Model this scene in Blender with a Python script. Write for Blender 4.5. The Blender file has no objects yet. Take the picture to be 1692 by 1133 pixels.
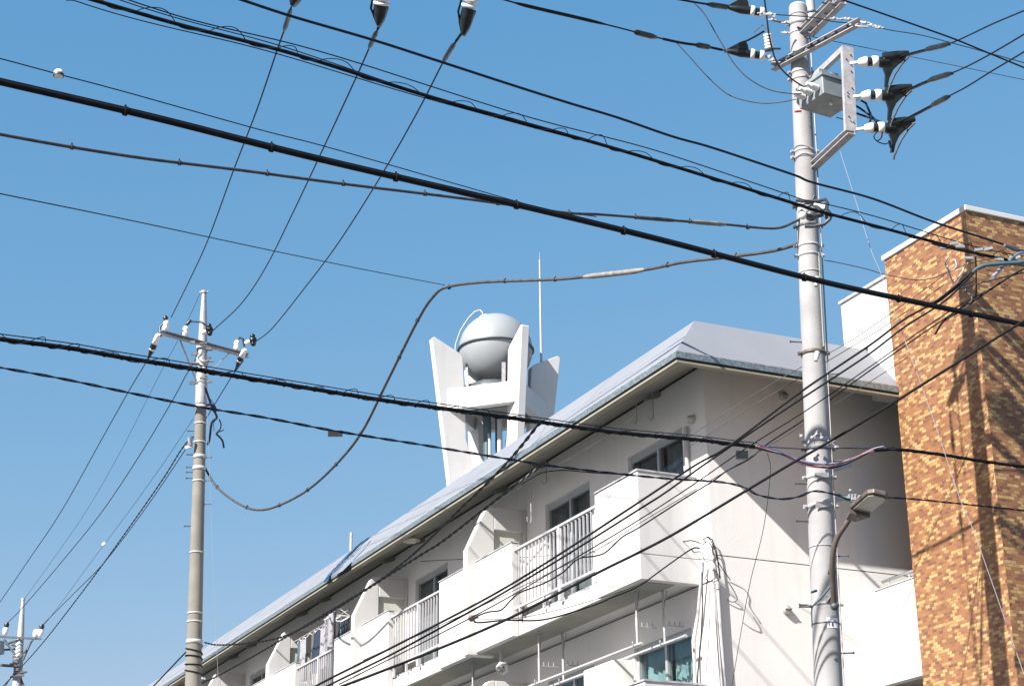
import bpy, bmesh, math, random
from mathutils import Vector, Matrix
random.seed(7)
SC = bpy.context.scene
COL = SC.collection
V = Vector

# ------------------------------------------------------------------ camera frame (metres, z up, y away from the street)
FPX, PITCH, ROLL, AZ = 2942.65, math.radians(20.904), math.radians(-0.574), math.radians(25.047)
CX, CY = 846.0, 566.5
CAM = V((0, 0, 1.6))
FW = V((0, math.cos(PITCH), math.sin(PITCH)))
_u = V((0, -math.sin(PITCH), math.cos(PITCH))); _r = V((1, 0, 0))
RT = _r*math.cos(ROLL) + _u*math.sin(ROLL)
UP = -_r*math.sin(ROLL) + _u*math.cos(ROLL)
def ray(x, y): return FW + RT*((x-CX)/FPX) - UP*((y-CY)/FPX)
KS = 1.049
def pt(x, y, d): return CAM + ray(x, y)*(d*KS)
def ks(p): return CAM + (V(p)-CAM)*KS
def unz(z): return (z-1.6)/KS + 1.6
def onplane(x, y, p0, n):
    r = ray(x, y); return CAM + r*((p0-CAM).dot(n)/r.dot(n))
# apartment block frame: x along the street front, y out of the front, z up
C0 = V((2.612, 22.935, 0.0))
BROT = AZ + math.pi/2
BX = V((-math.sin(AZ), math.cos(AZ), 0)); BY = V((-math.cos(AZ), -math.sin(AZ), 0)); ZZ = V((0, 0, 1))
def B(x, y, z): return C0 + BX*x + BY*y + ZZ*z

# ------------------------------------------------------------------ materials
def newmat(name):
    m = bpy.data.materials.new(name); m.use_nodes = True
    return m, m.node_tree, m.node_tree.nodes['Principled BSDF']
def N(nt, t, **kw):
    n = nt.nodes.new(t)
    for k, v in kw.items(): setattr(n, k, v)
    return n
def surf(name, col, rough=0.6, metal=0.0, var=0.06, scale=3.0, bump=0.0, bscale=60.0, streak=0.0, streak_col=None, spec=None):
    """Painted / weathered surface: base colour, soft blotches, optional run-off streaks, fine bump."""
    m, nt, p = newmat(name)
    p.inputs['Roughness'].default_value = rough; p.inputs['Metallic'].default_value = metal
    if spec is not None: p.inputs['Specular IOR Level'].default_value = spec
    tc = N(nt, 'ShaderNodeTexCoord')
    nz = N(nt, 'ShaderNodeTexNoise'); nz.inputs['Scale'].default_value = scale; nz.inputs['Detail'].default_value = 6
    nt.links.new(tc.outputs['Object'], nz.inputs['Vector'])
    rp = N(nt, 'ShaderNodeValToRGB')
    c = V(col)
    lo = [max(0, x*(1-var*2)) for x in c]; hi = [min(1, x*(1+var)) for x in c]
    rp.color_ramp.elements[0].position = 0.3; rp.color_ramp.elements[1].position = 0.7
    rp.color_ramp.elements[0].color = (*lo, 1); rp.color_ramp.elements[1].color = (*hi, 1)
    nt.links.new(nz.outputs['Fac'], rp.inputs['Fac'])
    out = rp.outputs['Color']
    if streak > 0:
        mp = N(nt, 'ShaderNodeMapping'); mp.inputs['Scale'].default_value = (2.2, 2.2, 0.16)
        nt.links.new(tc.outputs['Object'], mp.inputs['Vector'])
        n2 = N(nt, 'ShaderNodeTexNoise'); n2.inputs['Scale'].default_value = 2.6; n2.inputs['Detail'].default_value = 5
        nt.links.new(mp.outputs['Vector'], n2.inputs['Vector'])
        r2 = N(nt, 'ShaderNodeValToRGB'); r2.color_ramp.elements[0].position = 0.52; r2.color_ramp.elements[1].position = 0.78
        r2.color_ramp.elements[1].color = (streak, streak, streak, 1)
        r2.color_ramp.elements[0].color = (0, 0, 0, 1)
        nt.links.new(n2.outputs['Fac'], r2.inputs['Fac'])
        mx = N(nt, 'ShaderNodeMix', data_type='RGBA')
        nt.links.new(r2.outputs['Color'], mx.inputs[0])
        nt.links.new(out, mx.inputs[6])
        sc_ = streak_col or [x*0.55 for x in c]
        mx.inputs[7].default_value = (*sc_, 1)
        out = mx.outputs[2]
    nt.links.new(out, p.inputs['Base Color'])
    if bump > 0:
        b = N(nt, 'ShaderNodeBump'); b.inputs['Strength'].default_value = bump; b.inputs['Distance'].default_value = 0.01
        n3 = N(nt, 'ShaderNodeTexNoise'); n3.inputs['Scale'].default_value = bscale; n3.inputs['Detail'].default_value = 4
        nt.links.new(tc.outputs['Object'], n3.inputs['Vector'])
        nt.links.new(n3.outputs['Fac'], b.inputs['Height']); nt.links.new(b.outputs['Normal'], p.inputs['Normal'])
    return m
M = {}
M['paint'] = surf('white_paint_shade_lift', (.71, .685, .655), .75, var=.03, scale=1.3, bump=.25, bscale=45, streak=.40, streak_col=(.55, .52, .50))  # panels' white lifted: extra light on the end wall put into the colour
M['paint2'] = surf('white_paint_sun_dimmed', (.545, .53, .51), .7, var=.03, scale=1.8, bump=.2, bscale=50, streak=.55, streak_col=(.45, .43, .405))  # same white darkened: full sun on the fronts held back in the colour
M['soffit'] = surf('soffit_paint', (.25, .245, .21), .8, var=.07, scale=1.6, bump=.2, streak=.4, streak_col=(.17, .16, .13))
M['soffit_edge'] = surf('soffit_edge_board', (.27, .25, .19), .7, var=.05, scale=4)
M['coping'] = surf('grey_metal_coping', (.42, .42, .43), .5, .2, var=.15, scale=9)
M['roof'] = surf('pale_blue_grey_roof_sheet', (.205, .212, .23), .6, var=.03, scale=.9, streak=.18, streak_col=(.17, .177, .19))
M['fascia'] = surf('galvanised_fascia', (.25, .29, .30), .45, .55, var=.22, scale=26)
M['dark_gap_and_shade'] = surf('dark_gap_and_shade', (.025, .027, .027), .8)
M['alu'] = surf('window_aluminium', (.45, .47, .48), .4, .5, var=.04)
M['rail'] = surf('rail_white_aluminium', (.46, .45, .455), .45, .15, var=.05, scale=5)
M['conc'] = surf('pole_concrete', (.305, .295, .29), .85, var=.10, scale=2.5, bump=.35, bscale=70, streak=.45, streak_col=(.21, .20, .195))
M['conc_dark'] = surf('old_pole_concrete', (.20, .185, .155), .85, var=.10, scale=2.5, bump=.35, bscale=70, streak=.5, streak_col=(.13, .12, .10))
M['galv'] = surf('galvanised_steel', (.37, .36, .365), .55, .1, var=.12, scale=14)
M['steel_dark'] = surf('dark_steel_fitting', (.10, .105, .11), .5, .4, var=.25, scale=20)
M['porcelain'] = surf('white_porcelain', (.80, .76, .73), .22, var=.03, scale=8)
M['black'] = surf('black_cable_sheath', (.006, .006, .007), .65, var=.3, scale=9, spec=.2)
M['navy'] = surf('blue_black_wire', (.008, .012, .026), .6, var=.2, scale=9, spec=.25)
M['grey_cable'] = surf('grey_cable_sheath', (.05, .05, .053), .6, var=.25, scale=12)
M['pale_cable'] = surf('pale_grey_sleeve', (.20, .195, .18), .6, var=.2, scale=12)
M['cover'] = surf('black_insulator_cover', (.010, .014, .014), .35, var=.3, scale=18)
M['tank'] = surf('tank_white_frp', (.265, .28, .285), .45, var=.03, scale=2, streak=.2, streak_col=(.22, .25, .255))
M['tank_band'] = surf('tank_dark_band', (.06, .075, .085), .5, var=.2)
M['teal_pipe'] = surf('teal_pipe_paint', (.055, .10, .115), .5, var=.1)
M['pipe'] = surf('white_pipe_paint', (.42, .415, .41), .5, var=.04, scale=6, streak=.25)
M['box'] = surf('switch_box_grey', (.24, .27, .28), .45, .15, var=.10, scale=7, streak=.3)
M['lamp_body'] = surf('lamp_brown_grey', (.12, .095, .078), .5, .2, var=.12, scale=10)
M['lamp_glass'] = surf('lamp_glass', (.25, .24, .20), .2, var=.08, scale=12)
M['red'] = surf('red_plastic', (.62, .07, .04), .5)
M['pink'] = surf('pink_cable', (.20, .065, .08), .5, var=.1)
M['blue'] = surf('blue_cable', (.05, .07, .16), .5, var=.1)
M['white_cable'] = surf('white_cable', (.26, .26, .30), .5, var=.1)
M['green'] = surf('green_cable', (.03, .14, .09), .5, var=.1)
M['tarp'] = surf('blue_sheet', (.03, .085, .16), .5, var=.18, scale=6)
M['tarp2'] = surf('pale_blue_sheet', (.185, .215, .255), .5, var=.1, scale=4)
M['vent'] = surf('vent_hood_metal', (.50, .48, .45), .4, .5, var=.1)
M['ground'] = surf('asphalt_ground', (.115, .123, .12), .9, var=.12, scale=.6, bump=.4, bscale=30)
M['road'] = surf('road_asphalt', (.05, .05, .052), .9, var=.12, scale=.8, bump=.4, bscale=30)
M['stay'] = surf('pale_stay_wire', (.24, .24, .25), .6)
M['floor_grey'] = surf('balcony_floor_grey', (.09, .09, .085), .8, var=.1)
M['board'] = surf('partition_board', (.50, .50, .44), .6, var=.05)
M['sticker'] = surf('white_plate', (.82, .81, .82), .4, var=.02)
M['ink'] = surf('dark_ink', (.10, .08, .10), .6)
M['cream'] = surf('ac_cream', (.80, .78, .72), .5, var=.02)
M['curtain_teal'] = surf('teal_curtain', (.22, .37, .37), .8, var=.12, scale=3)
M['curtain_grey'] = surf('grey_curtain', (.19, .19, .19), .8, var=.15, scale=3)
M['room'] = surf('room_darkness', (.035, .04, .042), .9)  # near-black so rooms read as unlit; the shade is in the colour
for k, c in dict(cl_navy=(.03, .05, .10), cl_white=(.27, .26, .27), cl_black=(.012, .011, .013), cl_jean=(.013, .024, .048), cl_grey=(.15, .16, .18), cl_teal=(.05, .09, .115), cl_char=(.035, .035, .04), cl_olive=(.10, .105, .085)).items():
    M[k] = surf(k.replace('cl_', '') + '_cloth', c, .9, var=.12, scale=12)
# window glass: see-through, with the mirror of sky and street
m, nt, p = newmat('window_glass'); M['glass'] = m
tr = N(nt, 'ShaderNodeBsdfTransparent'); tr.inputs[0].default_value = (.82, .85, .86, 1)
gl = N(nt, 'ShaderNodeBsdfGlossy'); gl.inputs['Roughness'].default_value = .03
fr = N(nt, 'ShaderNodeFresnel'); fr.inputs[0].default_value = 1.5
mxs = N(nt, 'ShaderNodeMixShader')
ge = N(nt, 'ShaderNodeNewGeometry'); iv = N(nt, 'ShaderNodeMath', operation='SUBTRACT'); iv.inputs[0].default_value = 1; nt.links.new(ge.outputs['Backfacing'], iv.inputs[1])
mf = N(nt, 'ShaderNodeMath', operation='MULTIPLY'); nt.links.new(fr.outputs[0], mf.inputs[0]); nt.links.new(iv.outputs[0], mf.inputs[1])
nt.links.new(mf.outputs[0], mxs.inputs[0]); nt.links.new(tr.outputs[0], mxs.inputs[1]); nt.links.new(gl.outputs[0], mxs.inputs[2])
nt.links.new(mxs.outputs[0], nt.nodes['Material Output'].inputs[0])
# three-tone brick tile, laid out in metres on the wall's own UVs
def brick_mat():
    m, nt, p = newmat('brick_tile')
    uv = N(nt, 'ShaderNodeUVMap')
    br = N(nt, 'ShaderNodeTexBrick'); br.offset = .5; br.squash = 1.0
    br.inputs['Color1'].default_value = (0, 0, 0, 1); br.inputs['Color2'].default_value = (1, 1, 1, 1); br.inputs['Mortar'].default_value = (.0, .0, .0, 1)
    br.inputs['Scale'].default_value = 1.0; br.inputs['Mortar Size'].default_value = .0032; br.inputs['Mortar Smooth'].default_value = .3
    br.inputs['Brick Width'].default_value = .088; br.inputs['Row Height'].default_value = .0415
    nt.links.new(uv.outputs[0], br.inputs['Vector'])
    rp = N(nt, 'ShaderNodeValToRGB'); rp.color_ramp.interpolation = 'CONSTANT'
    e = rp.color_ramp.elements
    e[0].position = 0; e[0].color = (.25, .105, .045, 1); e[1].position = .16; e[1].color = (.34, .150, .058, 1)
    for pos, c in ((.34, (.29, .125, .052)), (.48, (.37, .170, .064)), (.60, (.50, .31, .115)), (.72, (.57, .375, .15)), (.86, (.44, .26, .095)), (.93, (.20, .082, .040))):
        x = e.new(pos); x.color = (*c, 1)
    nt.links.new(br.outputs['Color'], rp.inputs['Fac'])
    nz = N(nt, 'ShaderNodeTexNoise'); nz.inputs['Scale'].default_value = 1.7; nz.inputs['Detail'].default_value = 6
    nt.links.new(uv.outputs[0], nz.inputs['Vector'])
    mr = N(nt, 'ShaderNodeMapRange'); mr.inputs[3].default_value = .56; mr.inputs[4].default_value = .82
    nt.links.new(nz.outputs['Fac'], mr.inputs[0])
    mu = N(nt, 'ShaderNodeMix', data_type='RGBA', blend_type='MULTIPLY'); mu.inputs[0].default_value = 1
    nt.links.new(rp.outputs['Color'], mu.inputs[6]); nt.links.new(mr.outputs[0], mu.inputs[7])
    mo = N(nt, 'ShaderNodeMix', data_type='RGBA')
    nt.links.new(br.outputs['Fac'], mo.inputs[0]); nt.links.new(mu.outputs[2], mo.inputs[6]); mo.inputs[7].default_value = (.20, .11, .07, 1)
    nt.links.new(mo.outputs[2], p.inputs['Base Color'])
    bp = N(nt, 'ShaderNodeBump'); bp.inputs['Strength'].default_value = .5; bp.inputs['Distance'].default_value = .004; bp.invert = True
    nt.links.new(br.outputs['Fac'], bp.inputs['Height']); nt.links.new(bp.outputs['Normal'], p.inputs['Normal'])
    p.inputs['Roughness'].default_value = .6
    return m
M['brick'] = brick_mat()

# ------------------------------------------------------------------ mesh builder
class MB:
    def __init__(s): s.v = []; s.f = []; s.sm = []
    def add(s, vs, fs, smooth=False):
        o = len(s.v); s.v += [V(x) for x in vs]
        for f in fs: s.f.append([i+o for i in f]); s.sm.append(smooth)
        return s
    def hexa(s, p):  # 8 corners: bottom ring 0-3, top ring 4-7
        return s.add(p, [(3, 2, 1, 0), (4, 5, 6, 7), (0, 1, 5, 4), (1, 2, 6, 5), (2, 3, 7, 6), (3, 0, 4, 7)])
    def box(s, x0, x1, y0, y1, z0, z1):
        return s.hexa([(x0, y0, z0), (x1, y0, z0), (x1, y1, z0), (x0, y1, z0), (x0, y0, z1), (x1, y0, z1), (x1, y1, z1), (x0, y1, z1)])
    def prism(s, poly, d):  # planar polygon swept along d
        n = len(poly); d = V(d); a = [V(p) for p in poly]
        return s.add(a + [p+d for p in a], [tuple(range(n))[::-1], tuple(range(n, 2*n))] + [(i, (i+1) % n, n+(i+1) % n, n+i) for i in range(n)])
    def bar(s, a, b, w, h, up=ZZ):  # square bar from a to b; w sideways, h along up
        a = V(a); b = V(b); d = (b-a).normalized(); sd = d.cross(V(up)).normalized(); u = sd.cross(d).normalized()
        p = []
        for c in (a, b):
            p += [c - sd*w/2 - u*h/2, c + sd*w/2 - u*h/2, c + sd*w/2 + u*h/2, c - sd*w/2 + u*h/2]
        return s.hexa(p)
    def chan(s, a, b, w, h, t=.008, up=ZZ):  # open channel section (two flanges and a web)
        a = V(a); b = V(b); d = (b-a).normalized(); sd = d.cross(V(up)).normalized(); u = sd.cross(d).normalized()
        s.bar(a - sd*(w/2-t/2), b - sd*(w/2-t/2), t, h, up)
        s.bar(a + u*(h/2-t/2) + sd*t/2, b + u*(h/2-t/2) + sd*t/2, w-t, t, up)
        s.bar(a - u*(h/2-t/2) + sd*t/2, b - u*(h/2-t/2) + sd*t/2, w-t, t, up)
        return s
    def tube(s, pts, r, n=8, caps=True):
        pts = [V(p) for p in pts]; m = len(pts)
        rs = r if isinstance(r, (list, tuple)) else [r]*m
        t0 = (pts[1]-pts[0]).normalized()
        ref = V((0, 0, 1)) if abs(t0.z) < .9 else V((1, 0, 0))
        nn = t0.cross(ref).normalized(); rings = []
        for i in range(m):
            t = (pts[min(i+1, m-1)] - pts[max(i-1, 0)])
            if t.length < 1e-9: t = t0
            t = t.normalized(); nn = (nn - t*nn.dot(t))
            nn = nn.normalized() if nn.length > 1e-6 else t.orthogonal().normalized()
            bb = t.cross(nn)
            rings.append([pts[i] + (nn*math.cos(2*math.pi*k/n) + bb*math.sin(2*math.pi*k/n))*rs[i] for k in range(n)])
        fs = []
        for i in range(m-1):
            for k in range(n):
                fs.append((i*n+k, i*n+(k+1) % n, (i+1)*n+(k+1) % n, (i+1)*n+k))
        s.add([p for q in rings for p in q], fs, True)
        if caps:
            s.add(rings[0], [tuple(range(n))[::-1]]); s.add(rings[-1], [tuple(range(n))])
        return s
    def lathe(s, prof, a, ax, n=16):  # prof: (distance along axis, radius)
        a = V(a); ax = V(ax).normalized()
        return s.tube_prof([a + ax*h for h, _ in prof], [r for _, r in prof], ax, n)
    def tube_prof(s, pts, rs, ax, n):
        nn = ax.orthogonal().normalized(); bb = ax.cross(nn); m = len(pts)
        vs = [pts[i] + (nn*math.cos(2*math.pi*k/n) + bb*math.sin(2*math.pi*k/n))*max(rs[i], 1e-4) for i in range(m) for k in range(n)]
        fs = [(i*n+k, i*n+(k+1) % n, (i+1)*n+(k+1) % n, (i+1)*n+k) for i in range(m-1) for k in range(n)]
        s.add(vs, fs, True); s.add(vs[:n], [tuple(range(n))[::-1]]); s.add(vs[-n:], [tuple(range(n))]); return s
    def ball(s, c, r, n=24, z0=-1, z1=1, sq=1.0):
        c = V(c); k = 14; pr = []
        for i in range(k+1):
            a = math.asin(z0) + (math.asin(z1)-math.asin(z0))*i/k
            pr.append((r*math.sin(a)*sq, r*math.cos(a)))
        return s.lathe(pr, c, ZZ, n)
    def build(s, name, mat, parent=None, world=False, bevel=0.0, label=None):
        vs = s.v
        if world and parent is not None:
            mi = WM[parent.name].inverted(); vs = [mi @ v for v in vs]
        me = bpy.data.meshes.new(name); org = V((0, 0, 0))
        if parent is None:
            org = sum(vs, V((0, 0, 0)))/len(vs); vs = [v-org for v in vs]
        me.from_pydata([tuple(v) for v in vs], [], s.f); me.update()
        bm = bmesh.new(); bm.from_mesh(me); bmesh.ops.recalc_face_normals(bm, faces=bm.faces)
        uvl = bm.loops.layers.uv.new('UVMap')
        for f in bm.faces:
            n = f.normal; ax = max(range(3), key=lambda i: abs(n[i]))
            for l in f.loops:
                c = l.vert.co
                l[uvl].uv = (c.y, c.z) if ax == 0 else ((c.x, c.z) if ax == 1 else (c.x, c.y))
        bm.to_mesh(me); bm.free()
        for i, q in enumerate(me.polygons): q.use_smooth = s.sm[i]
        me.materials.append(M[mat])
        o = bpy.data.objects.new(name, me); COL.objects.link(o)
        if parent is not None: o.parent = parent; WM[o.name] = WM[parent.name].copy()
        else: o.location = org; WM[o.name] = Matrix.Translation(org)
        if bevel > 0:
            b = o.modifiers.new('Bevel', 'BEVEL'); b.width = bevel; b.segments = 2; b.limit_method = 'ANGLE'
        if label: o['label'] = label
        return o
WM = {}
def tag(o, label, cat, group=None, kind=None):
    if label: o['label'] = label
    if cat: o['category'] = cat
    if group: o['group'] = group
    if kind: o['kind'] = kind
    return o
def thing(name, label, cat, loc=(0, 0, 0), rz=0.0, group=None):
    o = bpy.data.objects.new(name, None); COL.objects.link(o)
    o.location = loc; o.rotation_euler = (0, 0, rz); o.empty_display_size = .2
    WM[o.name] = Matrix.Translation(V(loc)) @ Matrix.Rotation(rz, 4, 'Z')
    return tag(o, label, cat, group)

# ------------------------------------------------------------------ camera, sun, sky
cd = bpy.data.cameras.new('camera'); co = bpy.data.objects.new('camera', cd); COL.objects.link(co)
cd.sensor_width = 36; cd.lens = FPX/1692*36; cd.clip_end = 5000
co.matrix_world = Matrix(((RT.x, UP.x, -FW.x, CAM.x), (RT.y, UP.y, -FW.y, CAM.y), (RT.z, UP.z, -FW.z, CAM.z), (0, 0, 0, 1)))
SC.camera = co
SUN = V((-.547, -.570, .613)).normalized()
sd = bpy.data.lights.new('sun', 'SUN'); so = bpy.data.objects.new('sun', sd); COL.objects.link(so)
sd.energy = 5.0; sd.angle = math.radians(.5); sd.color = (1, .965, .93)
so.rotation_euler = SUN.to_track_quat('Z', 'Y').to_euler()
w = bpy.data.worlds.new('World'); SC.world = w; w.use_nodes = True
nt = w.node_tree; bg = nt.nodes['Background']
sk = nt.nodes.new('ShaderNodeTexSky'); sk.sky_type = 'NISHITA'; sk.sun_disc = False
sk.sun_elevation = math.asin(SUN.z); sk.sun_rotation = math.atan2(SUN.x, SUN.y)
sk.altitude = 0; sk.air_density = 1.0; sk.dust_density = 0.8; sk.ozone_density = 1.0
# grade the whole sky towards the deep cyan-blue of the photograph (same for every ray)
sep = N(nt, 'ShaderNodeSeparateColor'); cmb = N(nt, 'ShaderNodeCombineColor'); nt.links.new(sk.outputs[0], sep.inputs[0])
ch = {}
for i, (e_, k_) in ((2, (.30, 3.18)), (1, (.55, 1.79)), (0, (1.15, .83))):
    pw = N(nt, 'ShaderNodeMath', operation='POWER'); pw.inputs[1].default_value = e_; nt.links.new(sep.outputs[i], pw.inputs[0])
    ml = N(nt, 'ShaderNodeMath', operation='MULTIPLY'); ml.inputs[1].default_value = k_; nt.links.new(pw.outputs[0], ml.inputs[0])
    o_ = ml.outputs[0]
    if i < 2:
        mn = N(nt, 'ShaderNodeMath', operation='MINIMUM'); nt.links.new(o_, mn.inputs[0]); nt.links.new(ch[2], mn.inputs[1]); o_ = mn.outputs[0]
    ch[i] = o_; nt.links.new(o_, cmb.inputs[i])
nt.links.new(cmb.outputs[0], bg.inputs[0]); bg.inputs[1].default_value = .0648
SC.view_settings.view_transform = 'Standard'; SC.view_settings.look = 'None'; SC.view_settings.exposure = 1.17; SC.view_settings.gamma = 1
SC.cycles.max_bounces = 8; SC.cycles.diffuse_bounces = 3; SC.cycles.transparent_max_bounces = 12

# ------------------------------------------------------------------ ground and road
g = MB().add([(-600, -300, 0), (600, -300, 0), (600, 900, 0), (-600, 900, 0)], [(0, 1, 2, 3)]).build('ground', 'ground'); tag(g, None, None, kind='structure')
r0 = [B(-60, 5.2, .004), B(90, 5.2, .004), B(90, 12.2, .004), B(-60, 12.2, .004)]
g = MB().add(r0, [(0, 1, 2, 3)]).build('road', 'road'); tag(g, None, None, kind='structure')

# ------------------------------------------------------------------ apartment block
LEN = 34.0; PER = 5.2; FX = 5.67; NB = 6; ST = 2.8
apt = thing('apartment_building', 'long white apartment building with pale blue-grey hipped roof edge and recessed balconies', 'building', C0, BROT)
# windows per bay, measured from each partition fin: (start, end)
WIN = []
for k in range(-1, NB-1):
    f = FX + .08 + PER*k
    WIN += [(f+.13+.02, f+1.74), (f+2.94, f+4.50)] if k == -1 else [(f+.40, f+1.95), (f+3.22, f+4.75)]
WIN[0] = (.63, 2.21); WIN[1] = (3.44, 4.98)
def facade_wall(mb, z0, z1, zs, wins):
    """front wall slab y -.2..0 between z0 and z1 with openings (x0,x1) between zs[0] and zs[1]"""
    mb.box(.02, LEN, -.2, 0, z0, zs[0]); mb.box(.02, LEN, -.2, 0, zs[1], z1)
    xs = [.02]
    for a, b in wins: xs += [a, b]
    xs.append(LEN)
    for i in range(0, len(xs), 2): mb.box(xs[i], xs[i+1], -.2, 0, zs[0], zs[1])
wl = MB()
facade_wall(wl, 7.10, 10.08, (7.45, 9.31), WIN)
facade_wall(wl, 4.30, 7.10, (4.65, 6.51), WIN)
wl.box(.02, LEN, -.2, 0, 0, 4.30)
wl.box(0, .02, -9, 0, 0, 7.343); wl.box(0, .02, -9, 0, 7.357, 10.08)      # end wall skin in two lifts, a joint between
wl.box(.02, .2, -9, -.2, 0, 10.08)
wl.box(LEN-.2, LEN, -9, -.2, 0, 10.08); wl.box(.2, LEN-.2, -9, -8.8, 0, 10.08)
wl.build('wall', 'paint', apt)
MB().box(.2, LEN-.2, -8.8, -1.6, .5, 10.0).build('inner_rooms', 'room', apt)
MB().box(.012, .0215, -8.9, -.01, 7.343, 7.357).build('wall_joint', 'dark_gap_and_shade', apt)
# roof: sloped rim on all sides round a flat deck
EO, K, ZE, ZT = 1.0, .75, 9.715, 10.53
x0, x1, y0, y1 = -EO, LEN+EO, -9-EO, EO
rf = MB()
o_ = [(x0, y0, ZE), (x1, y0, ZE), (x1, y1, ZE), (x0, y1, ZE)]
i_ = [(x0+K, y0+K, ZT), (x1-K, y0+K, ZT), (x1-K, y1-K, ZT), (x0+K, y1-K, ZT)]
rf.add(o_+i_, [(0, 1, 5, 4), (1, 2, 6, 5), (2, 3, 7, 6), (3, 0, 4, 7), (4, 5, 6, 7)])
roof = rf.build('roof', 'roof', apt)
fs = MB(); t = .05
def ring(mb, o, inn, z0, z1):
    X0, X1, Y0, Y1 = -o, LEN+o, -9-o, o
    w_ = o-inn
    mb.box(X0, X1, Y1-w_, Y1, z0, z1); mb.box(X0, X1, Y0, Y0+w_, z0, z1)
    mb.box(X0, X0+w_, Y0+w_, Y1-w_, z0, z1); mb.box(X1-w_, X1, Y0+w_, Y1-w_, z0, z1)
ring(fs, 1.012, .955, 9.63, 9.715); fs.build('fascia', 'fascia', roof)
fs = MB(); ring(fs, .99, .93, 9.595, 9.63); fs.build('shadow_gap', 'dark_gap_and_shade', roof)
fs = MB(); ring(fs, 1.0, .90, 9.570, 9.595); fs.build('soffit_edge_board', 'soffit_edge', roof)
fs = MB(); ring(fs, 1.0, .985, 9.716, 9.732)
fs.box(-.9, LEN, .80, .806, 9.98, 9.985)
fs.build('eave_flashing', 'coping', roof)
for i in range(1, 14):                                   # lap seams between the roof sheets
    x = i*2.42 - .3; lap = MB()
    lap.prism([(x, EO-.004, ZE+.006), (x+.014, EO-.004, ZE+.006), (x+.014, EO-K, ZT+.004), (x, EO-K, ZT+.004)], (0, -.008, .006)); lap.build('roof_seam', 'roof', roof)
sf = MB()
zi = 10.03
def slope(y): return zi - (zi-9.575)*y
sf.add([(-.99, .99, 9.575), (LEN+.99, .99, 9.575), (LEN, 0, zi), (0, 0, zi)], [(0, 1, 2, 3)])
sf.add([(-.99, .99, 9.575), (0, 0, zi), (0, -9, zi), (-.99, -9.99, 9.575)], [(0, 1, 2, 3)])
sf.add([(LEN+.99, .99, 9.575), (LEN, 0, zi), (LEN, -9, zi), (LEN+.99, -9.99, 9.575)], [(0, 1, 2, 3)])
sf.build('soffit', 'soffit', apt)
for k in range(-1, NB-1):                                # downstand ribs under the soffit
    for dx in ((.71-.47+1.0), 4.39):
        x = FX + PER*k + (1.18-.47 if dx < 2 else 4.39)
        MB().prism([(x, .0, zi-.10), (x, .22, slope(.22)-.08), (x, .24, slope(.24)+.02), (x, 0, zi+.02)], (.10, 0, 0)).build('soffit_rib', 'soffit', apt)
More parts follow.
